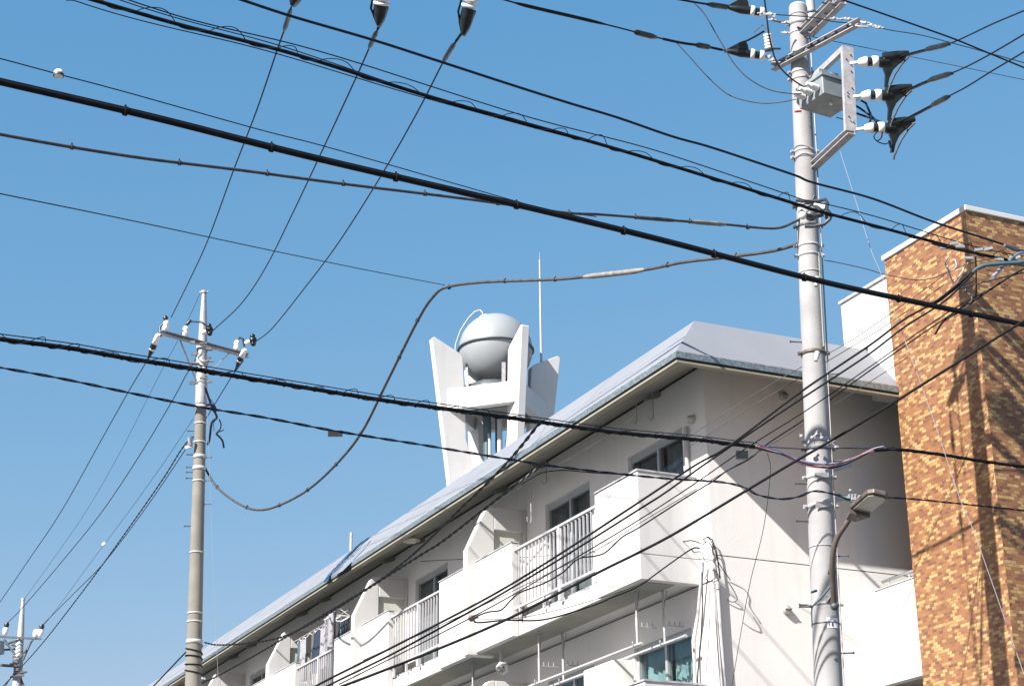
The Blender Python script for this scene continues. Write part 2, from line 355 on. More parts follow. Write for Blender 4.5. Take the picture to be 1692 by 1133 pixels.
def floor(dz, tag_):
    zb, zs, zp, zr = 7.03+dz, 7.25+dz, 8.45+dz, 8.35+dz
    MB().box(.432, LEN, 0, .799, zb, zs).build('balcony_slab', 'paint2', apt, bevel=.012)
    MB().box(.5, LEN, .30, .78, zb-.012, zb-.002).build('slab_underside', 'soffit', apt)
    MB().box(.45, LEN, .005, .695, zs+.002, zs+.012).build('balcony_floor', 'floor_grey', apt)
    # near end wall and first parapet
    e = MB(); e.box(.31, .43, 0, .913, zb-.02, 7.345+dz); e.box(.31, .43, 0, .913, 7.355+dz, zp+.03)
    e.box(.318, .43, 0, .905, 7.345+dz, 7.355+dz)
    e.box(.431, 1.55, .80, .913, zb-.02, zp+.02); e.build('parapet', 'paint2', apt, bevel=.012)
    cp = MB(); cp.box(.295, .445, 0, .93, zp+.03, zp+.055); cp.box(.445, 1.555, .785, .93, zp+.03, zp+.05); cp.build('coping', 'coping', apt)
    for k in range(NB):
        f = FX + PER*k
        p = MB(); p.box(f-1.36, f-.001, .80, .913, zb-.02, zp); p.box(f+.16, min(f+1.5, LEN), .80, .913, zb-.02, zp)
        p.build('parapet', 'paint2', apt, bevel=.012)
        cp = MB(); cp.box(f-1.37, f-.001, .79, .925, zp+.002, zp+.02); cp.box(f+.161, min(f+1.51, LEN), .79, .925, zp+.002, zp+.02); cp.build('coping', 'coping', apt)
        # partition fin between two flats, with a kick-out board
        fn = MB(); T = (.16, 0, 0); a, b_ = .58, .06
        fn.prism([(f, a, zb-.06), (f, 1.06, zb-.06), (f, 1.06, 8.65+dz), (f, .74, 9.33+dz), (f, .69, 9.385+dz), (f, .62, 9.40+dz), (f, a, 9.40+dz)], T)
        fn.prism([(f, b_, 9.02+dz), (f, a, 9.02+dz), (f, a, 9.40+dz), (f, b_, 9.40+dz)], T)
        fn.prism([(f, 0.0, zs), (f, b_, zs), (f, b_, 9.40+dz), (f, 0.0, 9.40+dz)], T)
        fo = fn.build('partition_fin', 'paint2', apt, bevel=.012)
        MB().box(f+.05, f+.08, b_, a, zs, 9.02+dz).build('partition_board', 'board', fo)
        n = MB(); n.box(f+.044, f+.05, .18, .42, 8.30+dz, 8.66+dz); n.build('notice_plate', 'sticker', fo)
    for k in range(-1, NB):
        f = FX + PER*k
        a = 1.55 if k < 0 else f+1.5
        b_ = f+PER-1.36
        if a >= LEN-.5: continue
        b_ = min(b_, LEN)
        r = MB(); yy = .845
        r.box(a, b_, yy-.03, yy+.03, zr-.035, zr); r.box(a, b_, yy-.02, yy+.02, 7.42+dz, 7.455+dz)
        n = int((b_-a)/.118)
        for i in range(1, n):
            x = a + (b_-a)*i/n
            r.box(x-.009, x+.009, yy-.012, yy+.012, 7.455+dz, zr-.035)
        xm = a + (b_-a)*.45
        r.box(xm-.035, xm+.035, yy-.032, yy+.028, zs+.002, zr-.036)
        for x in (a+.12, xm+.55, b_-.15): r.box(x-.018, x+.018, yy-.018, yy+.018, zs+.002, 7.42+dz)
        r.build('balcony_railing', 'rail', apt)
        MB().box(a+.02, b_-.02, .70, .74, zs, zs+.07).build('gutter_lip', 'coping', apt)
    for i, (a, b_) in enumerate(WIN):
        z0, z1 = 7.45+dz, 9.31+dz
        fr = MB(); t = .045
        fr.box(a, b_, -.12, -.05, z1-.10, z1); fr.box(a, b_, -.12, -.05, z0, z0+t)
        fr.box(a, a+t, -.12, -.05, z0+t, z1-.10); fr.box(b_-t, b_, -.12, -.05, z0+t, z1-.10)
        xm = (a+b_)/2
        fr.box(xm-.03, xm+.03, -.115, -.055, z0+t, z1-.10)
        wo = fr.build('window', 'alu', apt)
        for s in (0, 1):
            xa, xb = (a+t, xm-.03) if s else (xm+.03, b_-t)
            MB().box(xa, xb, -.092, -.086, z0+t, z1-.10).build('pane', 'glass', wo)
            c = MB(); nn = 26; lit = (dz < 0 and i < 3)
            yy = [-.17 - .02*math.sin(j*1.3+i) for j in range(nn+1)]
            xs = [xa + (xb-xa)*j/nn for j in range(nn+1)]
            c.add([(xs[j], yy[j], zz) for zz in (z0, z1) for j in range(nn+1)], [(j, j+1, nn+2+j, nn+1+j) for j in range(nn)], True)
            c.build('curtain', 'curtain_teal' if lit else 'curtain_grey', wo)
        # solid dark box behind, flush inside the wall; room shade put into its colour
        MB().box(a-.05, b_+.05, -.5, -.205, z0-.05, z1+.05).build('dark_backing', 'room', wo)
floor(0.0, 'upper'); floor(-ST, 'lower')
# hanging drain trap under the slab
q = MB(); q.tube([B(5.35, .62, 7.02), B(5.35, .62, 6.86), B(5.33, .64, 6.74), B(5.22, .74, 6.69), B(5.08, .80, 6.70), B(5.05, .78, 6.74), B(5.16, .62, 6.76), B(5.5, .45, 6.74), B(5.75, .40, 6.74), B(5.9, .40, 6.80), B(5.9, .40, 7.02)], .032, 10)
q.build('drain_pipe', 'pipe', apt, world=True)
MB().box(.0, LEN, .0005, .02, 10.0, 10.018).build('eave_joint_shade', 'dark_gap_and_shade', apt)  # dark strip at the wall head: joint plus crease shade put into colour
for dz_ in (0, -ST): MB().box(.01, LEN, .0005, .012, 7.006+dz_, 7.016+dz_).build('slab_joint_shade', 'dark_gap_and_shade', apt)  # same strip under each slab: joint and crease shade in one dark colour
# round vent hoods on the end wall
for (yy, zz) in ((-1.271, 9.726), (-1.101, 6.696)):
    vh = MB().lathe([(0, .062), (.03, .062), (.05, .055), (.055, .05)], (0, yy, zz), (-1, 0, 0), 18)
    vh.add([(-.005, yy-.062, zz+.0), (-.075, yy-.052, zz+.01), (-.075, yy+.052, zz+.01), (-.005, yy+.062, zz), (-.005, yy, zz+.075), (-.06, yy, zz+.066)], [(0, 1, 5, 4), (1, 2, 5), (2, 3, 4, 5)], True)
    vh.build('vent_hood', 'vent', apt)
vh = MB().lathe([(0, .06), (.05, .06), (.09, .045), (.10, .03)], (.31, 0, 9.324), (0, 1, -.2), 16); vh.build('vent_hood', 'vent', apt)
dp = MB().tube([(.45, .05, 9.25), (.45, .05, 8.5), (.45, .05, 7.3)], .03, 10); dp.build('downpipe', 'pipe', apt)
# conduits and stub pipes on the corner
def cpx(pts, yy): return [onplane(x, y, B(0, yy, 0), BY) for x, y in pts]
def gpx(pts, xx): return [onplane(x, y, B(xx, 0, 0), BX) for x, y in pts]
cd_ = MB(); cd_.tube(gpx([(1185, 956), (1191, 1050), (1198, 1140)], -.045) + [B(-.045, -.06, 3.0)], .029, 12); cd_.build('cable_conduit', 'pipe', apt, world=True)
cd_ = MB(); cd_.tube(cpx([(1179, 960), (1184, 1040), (1190, 1140)], .03), .010, 10); cd_.build('cable_conduit', 'pipe', apt, world=True)
cd_ = MB(); cd_.tube(cpx([(1161, 928), (1160, 945), (1157, 975), (1153, 1020), (1147, 1060), (1148, 1100), (1149, 1150)], .10), .023, 12); cd_.build('cable_conduit', 'pipe', apt, world=True)
cd_ = MB(); cd_.tube(cpx([(1160, 945), (1161, 1000), (1158, 1060), (1153, 1110), (1152, 1150)], .135), .011, 8); cd_.build('cable_conduit', 'grey_cable', apt, world=True)
cd_ = MB(); cd_.tube(gpx([(1166, 897), (1163, 890), (1170, 886), (1177, 892), (1184, 910), (1190, 955)], -.05), .009, 8); cd_.tube(gpx([(1160, 902), (1166, 894), (1174, 898), (1180, 915), (1186, 958)], -.08), .007, 8); cd_.build('service_head', 'grey_cable', apt, world=True)
# ------------------------------------------------------------------ brick stair tower with white upper block and landing
bt = thing('brick_stair_tower', 'tall brown and yellow brick stair tower with white block and landing behind it', 'tower', B(-1.85, -4, 0), BROT)
def L(x, y, z): return (x+1.85, y+4, z)
q = MB(); a = L(-2.76, -9, 0); b_ = L(-.95, -2.5, 11.62); q.box(a[0], b_[0], a[1], b_[1], 0, 11.62); q.build('brick_wall', 'brick', bt)
a = L(-2.79, -9.03, 0); b_ = L(-.92, -2.47, 0); q = MB().box(a[0], b_[0], a[1], b_[1], 11.622, 11.70); q.build('coping', 'paint2', bt, bevel=.01)
q = MB(); a = L(-2.755, -9, 0); b_ = L(-.955, -2.506, 0); q.box(a[0], b_[0], a[1], b_[1], 11.60, 11.6215); q.build('coping_gap', 'dark_gap_and_shade', bt)
a = L(-.949, -8, 0); b_ = L(.25, -2.571, 0); q = MB().box(a[0], b_[0], a[1], b_[1], 10.56, 11.41)
a2 = L(-.949, -8, 0); b2 = L(-.305, -2.571, 0); q.box(a2[0], b2[0], a2[1], b2[1], 9.75, 10.559); q.build('upper_block', 'paint2', bt)
q = MB().box(a[0], b_[0]+.03, a[1], b_[1]+.03, 11.412, 11.46); q.build('upper_coping', 'coping', bt, bevel=.006)
a = L(-.949, -2.70, 0); b_ = L(-.002, -2.571, 0); q = MB().box(a[0], b_[0], a[1], b_[1], 5.79, 7.08); lp = q.build('landing_parapet', 'paint2', bt, bevel=.01)
q = MB().box(a[0], b_[0], a[1]-1.2, a[1]-.001, 5.80, 5.98); q.build('landing_slab', 'soffit', bt)
q = MB().box(a[0], b_[0], a[1]-.01, b_[1]+.012, 7.082, 7.10); q.build('landing_coping', 'coping', bt)
q = MB(); zz = 7.20; q.tube([L(-.95, -2.63, zz), L(-.10, -2.63, zz)], .022, 8)
for x in (-.7, -.25): q.tube([L(x, -2.63, 7.10), L(x, -2.63, zz)], .012, 6)
q.build('handrail', 'alu', bt)

# ------------------------------------------------------------------ spherical water tank on four flaring fins
wt = thing('water_tower', 'white water tower with round grey-white tank between four flaring fins', 'water tower', B(12.684, -2.658, 10.53), BROT)
def Z(z): return z-10.53
CZ = Z(15.02)
prof = [(.78, Z(10.5)), (1.02, Z(10.5)), (1.10, Z(12.0)), (1.50, Z(15.04)), (1.44, Z(15.075)), (.885, Z(14.80)), (.80, Z(14.72)), (.76, Z(14.0)), (.72, Z(12.9)), (.45, Z(12.0)), (.45, Z(10.5))]
prof = prof[1:]
for dx, dy in ((0, 1), (0, -1), (1, 0), (-1, 0)):
    T = .17; q = MB(); px, py = -dy, dx
    q.prism([(dx*r+px*T/2, dy*r+py*T/2, z) for r, z in prof], (-px*T, -py*T, 0)); q.build('fin', 'paint2', wt, bevel=.012)
q = MB(); R0, R1 = 1.24, .98
cr = [(0, 1), (1, 0), (0, -1), (-1, 0)]
for i in range(4):
    (ax, ay), (bx, by) = cr[i], cr[(i+1) % 4]
    lo, hi = .06, .94
    def mixp(r, t): return (ax*r*(1-t)+bx*r*t, ay*r*(1-t)+by*r*t)
    a1, b1, a2, b2 = mixp(R0, lo), mixp(R0, hi), mixp(R1, lo), mixp(R1, hi)
    q.hexa([(*a1, Z(13.49)), (*b1, Z(13.49)), (*b2, Z(13.49)), (*a2, Z(13.49)), (*a1, Z(13.95)), (*b1, Z(13.95)), (*b2, Z(13.95)), (*a2, Z(13.95))])
q.build('ring_beam', 'paint2', wt, bevel=.01)
q = MB(); pl = [(.62, .0), (0, .62), (-.62, 0), (0, -.62)]
q.prism([(x, y, Z(13.56)) for x, y in pl], (0, 0, .16)); q.build('platform', 'soffit', wt)
q = MB(); q.prism([(x*1.35, y*1.35, Z(10.5)) for x, y in pl], (0, 0, 1.72)); q.build('plinth', 'paint2', wt, bevel=.01)
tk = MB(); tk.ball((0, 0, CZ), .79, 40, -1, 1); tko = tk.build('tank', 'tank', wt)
q = MB().lathe([(-.015, .785), (-.015, .825), (.015, .825), (.015, .785)], (0, 0, CZ-.02), ZZ, 48); q.build('equator_flange', 'tank_band', tko)
for k in range(8):
    a = math.pi/2*(k//2) + (.21 if k % 2 else -.21); c, s_ = math.cos(a), math.sin(a)
    q = MB(); q.bar((c*.76, s_*.76, CZ-.55), (c*.74, s_*.74, Z(14.02)), .08, .012, (c, s_, 0)); q.build('tank_leg', 'galv', wt)
q = MB().lathe([(0, .72), (.16, .72), (.16, .42), (0, .42)], (0, 0, Z(13.96)), ZZ, 8); q.build('shaded_base_ring', 'tank_band', wt)  # platform edge under the tank; its shadow is put into the dark colour
q = MB().lathe([(0, .30), (.06, .30), (.10, .12)], (0, 0, CZ-.80), ZZ, 20); q.build('tank_sump', 'tank', wt)
lad = MB()                                               # hooped top of the access ladder
for s_ in (-.14, .14):
    d = V((.79, .61, 0)).normalized(); e = V((-d.y, d.x, 0))
    P = []
    for hh, rr in ((-.05, .92), (.25, .90), (.55, .78), (.80, .58), (.92, .42), (.93, .30), (.86, .24), (.76, .22)):
        P.append(d*rr + e*s_ + V((0, 0, CZ+hh)))
    lad.tube(P, .016, 6)
for hh, rr in ((.10, .91), (.40, .845), (.68, .70)):
    lad.tube([d*rr - e*.14 + V((0, 0, CZ+hh)), d*rr + e*.14 + V((0, 0, CZ+hh))], .012, 6)
lad.build('ladder', 'pipe', wt)
q = MB()
for (x, y, r) in ((.02, .20, .085), (-.02, -.02, .05)): q.tube([(x, y, Z(10.6)), (x, y, Z(13.56))], r, 12)
q.build('riser_pipe', 'teal_pipe', wt)
q = MB(); q.tube([(-.22, .02, Z(10.6)), (-.22, .02, Z(13.5))], .055, 12); q.tube([(-.15, .22, Z(10.6)), (-.15, .22, Z(12.9)), (-.05, .2, Z(13.1))], .03, 8); q.build('white_riser', 'pipe', wt)
q = MB(); q.box(-.30, -.08, -.42, -.18, Z(12.72), Z(13.02)); q.tube([(-.2, -.3, Z(13.0)), (-.2, -.3, Z(13.5))], .02, 8); q.build('float_switch_box', 'teal_pipe', wt)
P0 = B(12.684, -2.658-1.08, 14.86)
lr = thing('lightning_rod', 'thin white lightning rod rising beside the round water tank', 'lightning rod', P0)
top = pt(894, 408, (P0-CAM).dot(FW)+1.2)
top = V((P0.x+.0, P0.y, top.z)) if False else P0 + V((.0, 0, 2.62))
q = MB(); q.tube([P0, P0+(top-P0)*.5, P0+(top-P0)*.93], [.027, .024, .018], 10); q.build('mast', 'pipe', lr, world=True)
q = MB(); q.tube([P0+(top-P0)*.93, top], [.008, .003], 8); q.build('tip', 'galv', lr, world=True)
vp = MB(); vp.tube([B(13.53, .20, 10.5), B(13.53, .20, 10.93)], .03, 10); tag(vp.build('vent_pipe', 'pipe'), 'short white vent pipe on the roof edge above the blue sheet', 'pipe')

# ------------------------------------------------------------------ blue sheets pinned over the roof edge
def roofpt(x, y, lift=.012):
    n = (BY*(ZT-ZE) + ZZ*K).normalized()
    return onplane(x, y, B(0, EO, ZE) + n*lift, n), n
def sheet(name, poly, mat, label, lift):
    ps = [roofpt(x, y, lift)[0] for x, y in poly]; n = roofpt(600, 900)[1]
    q = MB().prism(ps, n*.003); tag(q.build(name, mat), label, 'roof sheet')
sheet('roof_tarpaulin', [(535, 961), (541, 950), (556, 934), (575, 914), (594, 897), (606, 889), (611, 887), (604, 893), (592, 902), (577, 916), (560, 933), (549, 944), (545, 952), (540, 962)], 'tarp', 'narrow bright blue sheet laid up the pale roof edge', .010)
sheet('roof_tarpaulin', [(549, 952), (566, 935), (584, 916), (600, 902), (613, 892), (603, 905), (587, 922), (566, 943)], 'tarp2', 'washed-out pale blue sheet beside the bright blue strip on the roof', .008)

# ------------------------------------------------------------------ washing lines, hangers and washing
def blaundry(name, label, x, y, z0, z1, w, mat, kind='cloth', taper=1.0, seed=0, cat='laundry'):
    rnd = random.Random(seed); nx, nz = 10, 12; fr, bk = [], []
    ph = rnd.random()*6
    for j in range(nz+1):
        t = j/nz; z = z1 + (z0-z1)*t
        for i in range(nx+1):
            s_ = i/nx - .5
            ww = w*(1 + (taper-1)*t)
            d = .022*math.sin(s_*11+ph+t*.8)*(.4+t) + .012*math.sin(s_*23+ph*2)
            zz = z - (.02*math.cos(s_*5+ph) if j == nz else 0)
            if kind == 'trousers' and t > .38: d += .03*abs(s_)
            fr.append((x + s_*ww, y + s_*.15*ww + d, zz)); bk.append((x + s_*ww + .003, y + s_*.15*ww + d - .014, zz))
    F = []
    def idx(i, j): return j*(nx+1)+i
    for j in range(nz):
        for i in range(nx):
            if kind == 'trousers' and j >= 5 and i == 5: continue
            F.append((idx(i, j), idx(i+1, j), idx(i+1, j+1), idx(i, j+1)))
    n = len(fr); q = MB()
    q.add([B(*p) for p in fr] + [B(*p) for p in bk], F + [tuple(n+a for a in f[::-1]) for f in F], True)
    return tag(q.build(name, mat), label, cat, 'washing on the far balcony')
yl = .50
q = MB(); q.tube([B(12.7, yl, 9.16), B(16.1, yl, 9.16)], .014, 8)
tag(q.build('laundry_pole', 'pipe'), 'slim pole carrying the washing on the upper balcony', 'laundry pole')
items = [('trousers', 'dark teal trousers, leftmost of the hanging washing', 15.72, 'cl_teal', .22, .80, .95, 'trousers'),
 ('towel', 'white towel hanging beside the black trousers', 15.44, 'cl_white', .30, .86, 1.0, 'cloth'),
 ('trousers', 'wide black trousers in the middle of the washing', 15.06, 'cl_black', .40, .90, 1.1, 'trousers'),
 ('shirt', 'narrow olive-grey shirt right of the black trousers', 14.76, 'cl_olive', .20, .80, .9, 'cloth'),
 ('trousers', 'blue jeans hanging near the railing post', 14.52, 'cl_jean', .34, .86, 1.0, 'trousers'),
 ('shirt', 'white shirt with spread tails right of the blue jeans', 14.18, 'cl_white', .28, .82, 1.3, 'cloth'),
 ('shirt', 'grey shirt behind the white shirt tails', 13.90, 'cl_grey', .30, .80, 1.1, 'cloth'),
 ('trousers', 'charcoal trousers at the end of the balcony railing', 13.58, 'cl_char', .36, .88, .95, 'trousers')]
for i, (nm, lb, x, mt, w_, ln, tp, kd) in enumerate(items):
    blaundry(nm, lb, x, yl, 9.09-ln, 9.09, w_, mt, kd, tp, i)
    h = MB(); c = B(x, yl, 9.10); e = (BX*.99+BY*.15)
    h.tube([c - e*w_*.5 + ZZ*-.03, c + ZZ*.04, c + e*w_*.5 + ZZ*-.03], .007, 6); h.tube([c+ZZ*.04, c+ZZ*.075, c+ZZ*.085+BX*.02], .004, 6)
    tag(h.build('clothes_hanger', 'sticker'), 'white clothes hanger holding the ' + ['dark teal trousers', 'white towel', 'wide black trousers', 'narrow olive-grey shirt', 'blue jeans', 'white shirt with spread tails', 'grey shirt', 'charcoal trousers'][i], 'hanger', 'hangers on the washing pole')
tr_ = thing('peg_hanger', 'white square peg hanger with small socks pegged round it', 'peg hanger', B(13.05, .62, 9.05), BROT)
q = MB()
for (a, b_) in (((-.25, -.18), (.25, -.18)), ((.25, -.18), (.25, .18)), ((.25, .18), (-.25, .18)), ((-.25, .18), (-.25, -.18)), ((-.25, 0), (.25, 0))):
    q.bar((*a, 0), (*b_, 0), .022, .02)
for c in ((-.25, -.18), (.25, -.18), (.25, .18), (-.25, .18)): q.tube([(*c, 0), (0, 0, .22)], .004, 5)
q.tube([(0, 0, .22), (0, 0, .27), (.02, 0, .29)], .005, 6); q.build('frame', 'sticker', tr_)
for i in range(7):
    x = -.24+.075*i; y = .18 if i % 2 else -.17
    k = ['cl_black', 'cl_olive', 'cl_char', 'cl_grey', 'cl_jean', 'cl_white', 'cl_teal'][i]
    s = MB(); s.prism([(x, y, -.02), (x+.055, y, -.02), (x+.06, y, -.24), (x+.11, y, -.30), (x+.08, y, -.34), (x+.0, y, -.30)], (0, .014, 0))
    s2 = s; sp = B(13.05, .62, 9.05) + BX*0
    s2.v = [sp + BX*v.x + BY*v.y + ZZ*v.z for v in s2.v]
    tag(s2.build('sock', k), ['black', 'olive', 'charcoal', 'grey', 'blue', 'white', 'teal'][i] + ' sock pegged on the square hanger by the parapet', 'sock', 'socks on the peg hanger')
blaundry('towel', 'long white towel hanging beside the partition fin', 12.66, .86, 8.40, 9.06, .26, 'cl_white', 'cloth', .9, 21)
# laundry pole brackets, upper floor (from the soffit) and lower floor (from the slab)
for (x, y, zt, zb, lb) in ((4.46, .5, slope(.5), 8.86, 'thin hooked laundry bracket hanging from the eaves by the second window'), (1.01, .5, slope(.5), 9.43, 'thin hooked laundry bracket hanging from the eaves above the end window')):
    q = MB(); q.tube([B(x, y, zt), B(x, y, zb), B(x-.01, y+.03, zb-.04), B(x-.02, y+.08, zb), B(x-.02, y+.08, zb+.06)], .008, 6)
    q.tube([B(x+.05, y-.3, slope(.2)), B(x+.05, y-.3, 9.55), B(x+.05, y-.26, 9.50), B(x+.05, y-.2, 9.55)], .008, 6)
    q.bar(B(x, y, zt-.01), B(x+.05, y-.3, slope(.2)-.01), .03, .02)
    tag(q.build('laundry_bracket', 'galv'), lb, 'bracket')
def lower_bracket(x, y, label):
    t_ = thing('laundry_bracket', label, 'bracket', B(x, y, 7.02), BROT, 'laundry brackets under the slab')
    q = MB(); q.tube([(0, .02, 0), (.0, .0, -.30)], .008, 6); q.tube([(0, -.06, 0), (.0, -.0, -.30)], .008, 6); q.tube([(0, 0, 0), (0, 0, -.42)], .016, 8); q.build('hanger_rod', 'galv', t_)
    q = MB(); q.tube([(0, 0, -.36), (0, 0, -.70)], [.022, .016], 8); q.tube([(0, 0, -.68), (-.0, .02, -.745), (0, .07, -.74), (0, .075, -.68)], .009, 6); q.build('lower_rod', 'pipe', t_)
    q = MB(); q.bar((0, -.02, -.47), (0, -.30, -.47), .014, .012)
    for i in range(3): q.bar((0, -.08-.08*i, -.465), (0, -.08-.08*i, -.41), .01, .01, BX)
    q.build('peg_arm', 'galv', t_)
for x, y, lb in ((1.03, .60, 'outer laundry bracket under the slab nearest the building corner'), (.82, .30, 'inner laundry bracket under the slab nearest the building corner'), (4.05, .60, 'outer laundry bracket under the slab beside the drain trap'), (3.85, .30, 'inner laundry bracket under the slab left of the lower window'), (6.45, .62, 'laundry bracket under the slab left of the drain trap')):
    lower_bracket(x, y, lb)
for y, xa, xb, lb in ((.60, .92, 4.75, 'outer white laundry pole hung below the balcony slab'), (.30, .27, 4.6, 'inner white laundry pole hung below the balcony slab, reaching closest to the corner')):
    q = MB(); q.tube([B(xa, y, 6.30), B(xb, y, 6.30)], .019, 10); q.tube([B(xa-.012, y, 6.30), B(xa+.03, y, 6.30)], .022, 10)
    tag(q.build('laundry_pole', 'pipe'), lb, 'laundry pole')
ac = thing('air_conditioner', 'cream air conditioner box on the lower balcony under the white laundry poles', 'air conditioner', B(2.25, .40, 4.45), BROT)
MB().box(-.45, .45, -.16, .16, 1.22, 1.80).build('casing', 'cream', ac, bevel=.015)
q = MB()
for i in range(9): q.box(-.30, .34, .162, .168, 1.32+.045*i, 1.326+.045*i)
q.build('front_slats', 'cream', ac)
q = MB()
for x in (-.38, .38):
    for y in (-.13, .13): q.bar((x, y, 0), (x, y, 1.22), .03, .03, BX)
q.build('stand', 'galv', ac)
# ceiling lamp under the eaves, middle bay
q = thing('ceiling_lamp', 'round lamp under the eaves beside the third window', 'lamp', B(9.2, .62, slope(.62)), BROT)
MB().lathe([(0, .05), (-.03, .05), (-.03, .16), (-.07, .17), (-.10, .10)], (0, 0, 0), ZZ, 18).build('lamp_shade', 'vent', q)

# ------------------------------------------------------------------ cables: pixel way-points on the photograph give the line of sight, the two depths give the real distance
def crom(P, n):
    if len(P) == 2: return [P[0].lerp(P[1], i/n) for i in range(n+1)]
    out = []; Q = [P[0]*2-P[1]] + P + [P[-1]*2-P[-2]]
    for i in range(1, len(Q)-2):
        p0, p1, p2, p3 = Q[i-1:i+3]
        for k in range(n):
            t = k/n
            out.append(.5*((2*p1) + (p2-p0)*t + (2*p0-5*p1+4*p2-p3)*t*t + (3*p1-p0-3*p2+p3)*t*t*t))
    out.append(Q[-2]); return out
def path(px, d0, d1, n=10):
    """samples of the hanging line in metres"""
    P = crom([V((x, y, 0)) for x, y in px], n)
    Ls = [0]
    for a, b_ in zip(P, P[1:]): Ls.append(Ls[-1] + (b_-a).length)
    return [pt(p.x, p.y, 1/((1-l/Ls[-1])/d0 + (l/Ls[-1])/d1)) for p, l in zip(P, Ls)]
def frac(path_, t):
    i = t*(len(path_)-1); k = min(int(i), len(path_)-2); return path_[k].lerp(path_[k+1], i-k)
def resample(P, step):
    L = [0]
    for a, b_ in zip(P, P[1:]): L.append(L[-1]+(b_-a).length)
    n = max(2, int(L[-1]/step)); out = []; j = 0
    for i in range(n+1):
        s_ = L[-1]*i/n
        while j < len(L)-2 and L[j+1] < s_: j += 1
        out.append(P[j].lerp(P[j+1], (s_-L[j])/max(1e-9, L[j+1]-L[j])))
    return out
def frame_at(P, i):
    t = (P[min(i+1, len(P)-1)]-P[max(i-1, 0)]).normalized(); sd = t.cross(ZZ).normalized(); return t, sd, sd.cross(t).normalized()
def cable(name, label, px, d0, d1, r, mat='black', cat='cable', group=None, twist=0, clips=0, lash=0, n=10, seed=1):
    P = path(px, d0, d1, n); rnd = random.Random(seed); q = MB()
    if twist:
        R = resample(P, .03); ph = 0
        for k in range(twist):
            S = []
            for i, c in enumerate(R):
                t, sd, u = frame_at(R, i); a = i*.03/.22*2*math.pi*.5 + k*2*math.pi/twist
                S.append(c + (sd*math.cos(a)+u*math.sin(a))*r)
            q.tube(S[::2] if len(S) > 500 else S, r*.92, 6)
    else:
        q.tube(P, r, 8)
    if clips:
        R = resample(P, clips)
        for i in range(1, len(R)-1):
            t, sd, u = frame_at(R, i); c = R[i] + t*rnd.uniform(-.08, .08)
            q.tube([c-t*.012, c+t*.012], r*1.55, 8); q.bar(c+u*r, c+u*(r+.025), .012, .012, t)
    if lash:
        R = resample(P, .04); S = []
        for i, c in enumerate(R):
            t, sd, u = frame_at(R, i); a = i*.04/lash*2*math.pi
            S.append(c + (sd*math.cos(a)+u*math.sin(a))*(r+.004))
        q.tube(S, .0035, 4)
    o = q.build(name, mat); tag(o, label, cat, group); o_path[o.name] = P
    return o, P
o_path = {}
def sleeve(o, P, a, b_, r, mat, name='sleeve', taper=True):
    n = 10; pp = [frac(P, a+(b_-a)*i/n) for i in range(n+1)]
    rr = [r*(.45 if i in (0, n) else (.8 if i in (1, n-1) else 1)) if taper else r for i in range(n+1)]
    return MB().tube(pp, rr, 10).build(name, mat, o, world=True)
def loops(o, P, lo, hi, step, seed, name='hanger_coil', mat='navy', rr=.0045):
    """irregular spiral hanger wound loosely round a cable"""
    rnd = random.Random(seed); R = resample(P, .02); S = []; s_ = 0; nxt = 0; H = 0; Wd = 1
    k = 0
    while k < len(R)-2:
        Wd = rnd.uniform(.7, 1.25)*step; m_ = int(Wd/.02); H = rnd.uniform(lo, hi)
        for j in range(m_):
            if k+j >= len(R)-1: break
            t, sd, u = frame_at(R, k+j); ph = j/m_
            a = 2*math.pi*ph
            h = H*max(0, math.sin(math.pi*min(1, ph/.62)))**.8 - (.03*math.sin(math.pi*max(0, (ph-.62)/.38)))
            S.append(R[k+j] + u*h + sd*.03*math.cos(a) + t*(.05*math.sin(a)))
        k += m_
    return MB().tube(S, rr, 5).build(name, mat, o, world=True)
# thick dark trunk cable right across the picture
A, PA = cable('trunk_cable', 'thickest black cable crossing the whole sky from far left to the brick tower', [(-40, 126), (0, 136), (250, 194), (500, 257), (740, 313), (900, 350), (1100, 399), (1330, 459), (1500, 497), (1692, 537), (1730, 546)], 11.5, 17.5, .0235, 'black', 'cable', seed=3, clips=1.1)
MB().tube([p + ZZ*.028 for p in PA], .006, 6).build('support_wire', 'black', A, world=True)
# bundle with loose spiral hangers to the near pole
Bc, PB = cable('spiral_hanger_cable', 'black cable with loose wire loops running to the mid near pole', [(110, -12), (150, -1), (300, 42), (480, 88), (700, 157), (850, 199), (1000, 241), (1130, 280), (1315, 337), (1345, 347), (1460, 377), (1600, 415), (1692, 436), (1740, 446)], 14.5, 20.2, .0185, 'black', 'cable', seed=4)
loops(Bc, PB, .05, .12, .6, 5)
u_ = [p + ZZ*(.10+.02*math.sin(i*.21)) for i, p in enumerate(PB)]; MB().tube(u_, .006, 6).build('support_wire', 'navy', Bc, world=True)
u_ = [p + ZZ*(-.075+.012*math.sin(i*.33))*max(0, 1-i/72) for i, p in enumerate(PB[:73])]; MB().tube(u_, .005, 6).build('drop_wire', 'navy', Bc, world=True)
u_ = [p + (ZZ*(.15+.015*math.sin(i*.27)) + BX*.05)*max(0, 1-i/44) for i, p in enumerate(PB[:45])]; MB().tube(u_, .005, 6).build('drop_wire', 'navy', Bc, world=True)
cable('twin_service_cable', 'blue-black cable above the looped one, sagging past the near pole to the brick tower', [(380, -6), (399, 0), (481, 27), (615, 66), (727, 102), (850, 142), (942, 171), (1019, 194), (1109, 225), (1173, 243), (1270, 275), (1317, 291), (1344, 302), (1441, 328), (1544, 367), (1661, 405), (1720, 428)], 13.5, 20.3, .0125, 'navy')
